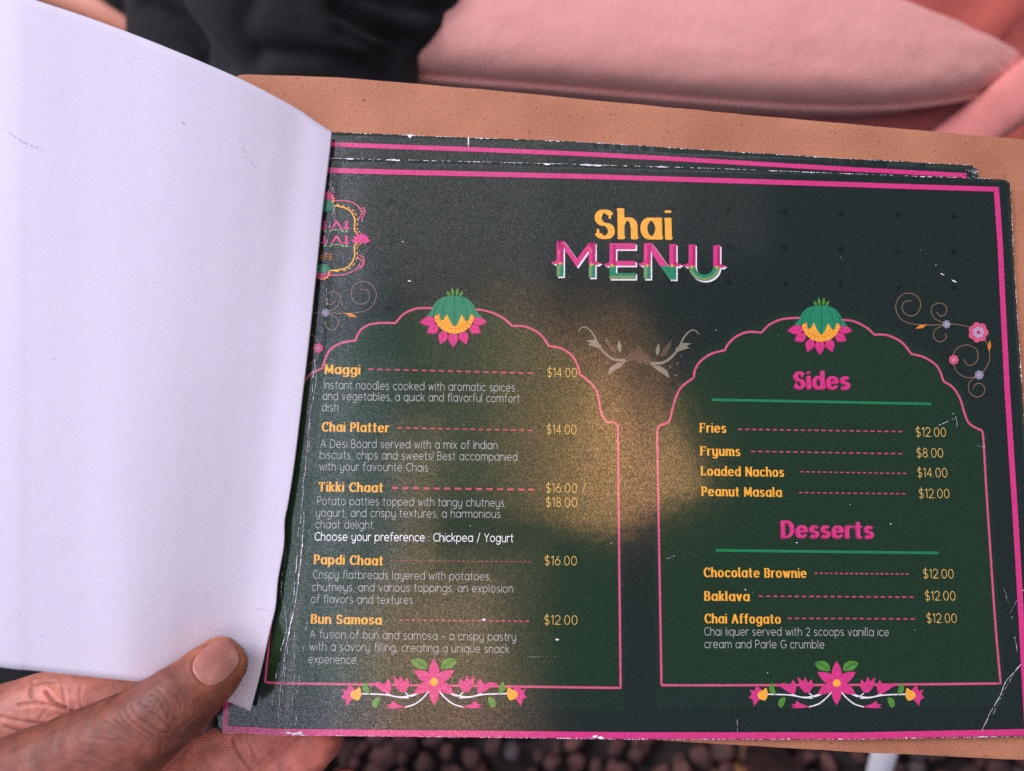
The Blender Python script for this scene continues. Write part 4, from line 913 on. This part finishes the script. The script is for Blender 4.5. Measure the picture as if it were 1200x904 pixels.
sm=nail.modifiers.new('thickness','SOLIDIFY'); sm.thickness=.0005; sm.offset=0
sb=nail.modifiers.new('smooth','SUBSURF'); sb.levels=1; sb.render_levels=1

# ------------------------------------------------------------------ person opposite in black
HB_=-.30
def cloth_limb(spec): return limb(spec,6,True)
def remeshed(name, limbs, vox, mt, parent, fold=None, smooth=6):
    bm=bmesh.new()
    for rg in limbs:
        V_,F_=loft(rg,24); vs=[bm.verts.new(v) for v in V_]
        for f in F_: bm.faces.new([vs[i] for i in f])
    bmesh.ops.recalc_face_normals(bm,faces=bm.faces); me=bpy.data.meshes.new('raw'); bm.to_mesh(me); bm.free()
    t=bpy.data.objects.new('raw',me); COL.objects.link(t); r=t.modifiers.new('r','REMESH'); r.mode='VOXEL'; r.voxel_size=vox
    s=t.modifiers.new('s','SMOOTH'); s.iterations=smooth; s.factor=.5
    m_=bpy.data.meshes.new_from_object(t.evaluated_get(bpy.context.evaluated_depsgraph_get())); bpy.data.objects.remove(t)
    n_=len(m_.vertices); c=np.empty(n_*3); m_.vertices.foreach_get('co',c); c=c.reshape(-1,3); nn=np.empty(n_*3); m_.vertices.foreach_get('normal',nn); nn=nn.reshape(-1,3)
    if fold is not None: c=c+nn*fold(c)[:,None]
    m_.vertices.foreach_set('co',c.ravel()); m_.materials.clear(); m_.materials.append(mt); m_.name=name
    m_.polygons.foreach_set('use_smooth',[True]*len(m_.polygons))
    o=bpy.data.objects.new(name,m_); COL.objects.link(o)
    if parent: m_.transform(Matrix.Translation(-parent.location)); o.parent=parent
    return o
person=empty('person',P3((330,-200),-.42)); tag(person,'person in loose black clothes seated across, bare forearm at the left','person')
def folds(c):
    px=toPX(c); d=np.zeros(len(c))
    for L,a_,w in [([(395,8),(430,26),(475,50)],.013,10),([(170,5),(215,30),(260,80)],.008,12),([(300,-10),(285,30),(300,70)],.006,14),([(400,35),(440,58),(460,66)],.007,9),([(430,-10),(480,8),(515,10)],.009,11),([(300,60),(380,66),(450,84)],.005,12)]:
        d-=a_*np.exp(-(dist_line(px,crom(L,4))/w)**2)
    return d+.004*np.array([noise.noise(Vector(v)*14) for v in c])
remeshed('trousers',[cloth_limb([(60,-260,-.38,.07,.06),(110,-100,-.37,.055,.045),(150,-42,-.37,.040,.035),(190,-20,-.37,.040,.035)]),cloth_limb([(300,-420,-.36,.12,.09),(310,-250,-.34,.10,.08),(330,-60,-.31,.088,.06),(345,30,-.31,.080,.05),(350,80,-.32,.075,.045),(360,110,-.33,.07,.04)]),
   cloth_limb([(420,-380,-.36,.11,.08),(490,-200,-.36,.09,.07),(480,-60,-.34,.072,.05),(457,0,-.34,.060,.045),(430,42,-.34,.047,.04),(430,90,-.35,.046,.035),(435,120,-.35,.044,.03)]),
   cloth_limb([(160,-420,-.40,.11,.08),(180,-250,-.38,.09,.07),(235,-60,-.36,.072,.05),(238,0,-.36,.066,.045),(240,60,-.37,.065,.04),(250,110,-.38,.06,.04)])],.004,M['black_cloth'],person,folds)
remeshed('body',[limb([(-260,-190,-.40,.045,.04),(-100,-95,-.40,.035,.03),(30,-32,-.40,.026,.022),(110,5,-.40,.020,.018),(175,35,-.40,.018,.016),(230,60,-.40,.020,.013),(260,75,-.40,.016,.010)])],.003,M['far_skin'],person)

# ------------------------------------------------------------------ pink seat
seat=empty('seat_cushion',P3((760,-120),-.42)); tag(seat,'puffy salmon pink seat cushion with piped seam beyond the board','cushion')
out_q=[(250,72),(420,84),(500,90),(650,102),(800,115),(950,125),(1050,123.5),(1120,115),(1165,104),(1188,94),(1193,86),(1184,79),(1160,68),(1120,55),(1060,38),(1000,22),(900,-12),(760,-130),(560,-200),(380,-210),(250,-140),(200,-30)]
hs=-.36
oc=[np.array(PG(q,hs)) for q in out_q]; oc=crom(oc,5,True); cc=np.array(PG((720,-60),hs))
def pillow(name, oc, cc, z0, Htop, Hbot, mt, inset=0.0, wr=True):
    V=[];F_=[]; R_=26; n=len(oc)
    prof=[]
    for r in range(R_+1):
        f=r/R_; prof.append((math.sin(f*math.pi/2)**.75, Htop*math.cos(f*math.pi/2)**.62))
    for r in range(1,6):
        f=r/5; prof.append((1-.04*f, -Hbot*f))
    for fr,z in prof:
        for k,o_ in enumerate(oc):
            p=cc+(np.array(o_)-cc)*fr*(1+inset)
            wz=.0016*noise.noise(Vector((p[0]*60,p[1]*60,z*30)))*(1 if wr else 0)
            wv=.0013*math.sin(k*1.9)*math.exp(-((fr-.97)/.04)**2) if wr else 0
            V.append((p[0],p[1],ZP+z0+z+wz+wv))
    m_=len(prof)
    for i in range(m_-1):
        for k in range(n): F_.append((i*n+k,i*n+(k+1)%n,(i+1)*n+(k+1)%n,(i+1)*n+k))
    F_=[f[::-1] for f in F_]
    V=[(a-seat.location[0],b-seat.location[1],c-seat.location[2]) for a,b,c in V]
    return link(name,V,[f[::-1] for f in F_],mt,seat,True)
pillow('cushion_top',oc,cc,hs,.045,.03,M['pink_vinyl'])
V=[];F_=[];n=len(oc)
for i,o_ in enumerate(oc):
    t=np.array(oc[(i+1)%n])-np.array(oc[i-1]); t/=np.linalg.norm(t); nn=np.array([t[1],-t[0]])
    for k in range(8):
        a_=k*math.pi/4; p=np.array(o_)+nn*(.0015+.0028*math.cos(a_)); V.append((p[0]-seat.location[0],p[1]-seat.location[1],ZP+hs+.0028*math.sin(a_)-seat.location[2]))
for i in range(n):
    for k in range(8): F_.append((i*8+k,((i+1)%n)*8+k,((i+1)%n)*8+(k+1)%8,i*8+(k+1)%8))
link('piping',V,F_,M['pink_vinyl'],seat,True)
pillow('cushion_base',oc,cc,hs-.055,.02,.28,M['pink_shaded'],.06,False)
# arm strap and red seat
o=remeshed('seat_strap',[limb([(1050,215,-.40,.020,.010),(1120,166,-.38,.022,.010),(1160,138,-.36,.023,.010),(1200,108,-.34,.024,.010),(1270,50,-.33,.024,.010),(1340,-20,-.34,.022,.010)])],.003,M['band_cloth'],None)
tag(o,'pink fabric band crossing the cushion corner at the upper right','strap')
V=[];F_=[]
A0=PG((700,-500),-.46); B0=PG((1900,500),-.46)
nx,ny=60,50
for j in range(ny+1):
    for i in range(nx+1):
        x=A0[0]+(B0[0]-A0[0])*i/nx; y=B0[1]+(A0[1]-B0[1])*j/ny
        q=toPX([(x,y,ZP-.46)])[0]; dl=dist_line(np.array([q]),[(1130,60),(1180,18),(1260,-50)])[0]
        z=-.46+.018*math.exp(-(dl/9)**2)+.006*noise.noise(Vector((x*12,y*12,0)))
        V.append((x,y,ZP+z))
F_=[(j*(nx+1)+i,j*(nx+1)+i+1,(j+1)*(nx+1)+i+1,(j+1)*(nx+1)+i) for j in range(ny) for i in range(nx)]
y_cut=PG((1000,175),-.46)[1]
V=[(x,max(y,y_cut),z) for x,y,z in V]
o=link('red_seat',V,F_,M['red_cloth'],None,True); tag(o,'brick red upholstered seat behind the pink cushion, upper right corner','seat')
sm=o.modifiers.new('thickness','SOLIDIFY'); sm.thickness=.06; sm.offset=-1

# ------------------------------------------------------------------ ground
g=link('ground',[(-30,-30,0),(30,-30,0),(30,30,0),(-30,30,0)],[(0,1,2,3)],M['soil']); tag(g,'dark soil under the gravel',kind='structure')
bm=bmesh.new(); bmesh.ops.create_icosphere(bm,subdivisions=2,radius=1); iv=np.array([v.co[:] for v in bm.verts]); if_=[[v.index for v in f.verts] for f in bm.faces]; bm.free()
vars_=[]
for k in range(10):
    sc=rng.uniform(.7,1.2,3); sc[2]*=.7
    vars_.append(np.array([v*(1+.38*noise.noise(Vector(v)*1.3+Vector((k*7,0,0)))+.12*noise.noise(Vector(v)*3.5+Vector((k*3,5,0)))) for v in iv])*sc)
for k in range(10):
    v=vars_[k]
    for _ in range(9):
        nn=rng.normal(0,1,3); nn/=np.linalg.norm(nn); d_=v@nn; lim=rng.uniform(.45,.7); v=v-np.outer(np.maximum(d_-lim,0),nn)
    vars_[k]=v
IF=np.array(if_)
VV=[];FF=[];CC=[];cnt=0
def stones(x0,x1,y0,y1,step,rmin,rmax):
    global cnt
    for x in np.arange(x0,x1,step):
        for y in np.arange(y0,y1,step):
            p=np.array([x,y])+rng.uniform(-.5,.5,2)*step; r=rng.uniform(rmin,rmax); a_=rng.uniform(0,2*math.pi); c,s=math.cos(a_),math.sin(a_)
            v=vars_[rng.integers(10)]*r; t=rng.uniform(-.6,.6); v=v@np.array([[1,0,0],[0,math.cos(t),-math.sin(t)],[0,math.sin(t),math.cos(t)]]); v=v@np.array([[c,s,0],[-s,c,0],[0,0,1]])
            v=v+np.array([p[0],p[1],r*.45+rng.uniform(0,.012)])
            VV.append(v); FF.append(IF+cnt); cnt+=len(v)
            b=rng.uniform(.5,1.25); tint=np.array([.115,.048,.040])*b
            if rng.random()<.03: tint=np.array([.24,.10,.035])*b
            if rng.random()<.08: tint=np.array([.09,.065,.068])*b
            CC.append(np.tile(np.append(tint,1),(len(v),1)))
stones(-.62,.95,-.86,-.28,.026,.012,.022)
o=link('gravel',np.concatenate(VV),np.concatenate(FF).tolist(),M['stone'],None,True); tag(o,'dark reddish brown lava gravel on the ground below the menu',kind='stuff')
ca_=o.data.color_attributes.new('tint','FLOAT_COLOR','POINT'); ca_.data.foreach_set('color',np.concatenate(CC).ravel())
# table leg and white chair leg seen on the gravel below the board
def box_post(name,q0,q1,hgt,mt,label,cat,z0=0.0):
    c0=P3(q0,-ZP+.02); c1=P3(q1,-ZP+.02)
    bm=bmesh.new(); bmesh.ops.create_cube(bm,size=1)
    for v in bm.verts: v.co.x*=abs(c1.x-c0.x); v.co.y*=.05; v.co.z=(v.co.z+.5)*hgt
    bmesh.ops.bevel(bm,geom=bm.edges[:],offset=.004,segments=2,affect='EDGES')
    me=bpy.data.meshes.new(name); bm.to_mesh(me); bm.free(); me.materials.append(mt); o=bpy.data.objects.new(name,me); COL.objects.link(o)
    o.location=((c0.x+c1.x)/2,c0.y-.025,z0); tag(o,label,cat); return o
box_post('wooden_block',(872,872),(915,872),.10,M['dark_wood'],'dark brown wooden block standing on the gravel beside the white leg','block')
a0=P3((1020,940),-.60); a1=P3((1040,868),-.44)
dv=(a1-a0).normalized(); a0=a0-dv*((a0.z)/dv.z)
bm=bmesh.new(); bmesh.ops.create_cone(bm,segments=20,radius1=.011,radius2=.011,depth=(a1-a0).length,cap_ends=True)
me=bpy.data.meshes.new('metal_leg'); bm.to_mesh(me); bm.free(); me.materials.append(M['white_metal']); me.polygons.foreach_set('use_smooth',[len(p.vertices)==4 for p in me.polygons])
o=bpy.data.objects.new('metal_leg',me); COL.objects.link(o); o.location=(a0+a1)/2; o.rotation_euler=dv.to_track_quat('Z','Y').to_euler(); tag(o,'white painted metal furniture leg leaning over the gravel','leg')

o=remeshed('dark_cloth_form',[limb([(-500,760,-.30,.10,.07),(-250,800,-.30,.10,.07),(-80,860,-.29,.095,.065),(60,930,-.28,.085,.06),(110,1000,-.27,.08,.06)])],.005,M['black_cloth'],None)  # dark form added to blacken the lower left corner
tag(o,'added black cloth form below the hand at the lower left corner','trouser leg')
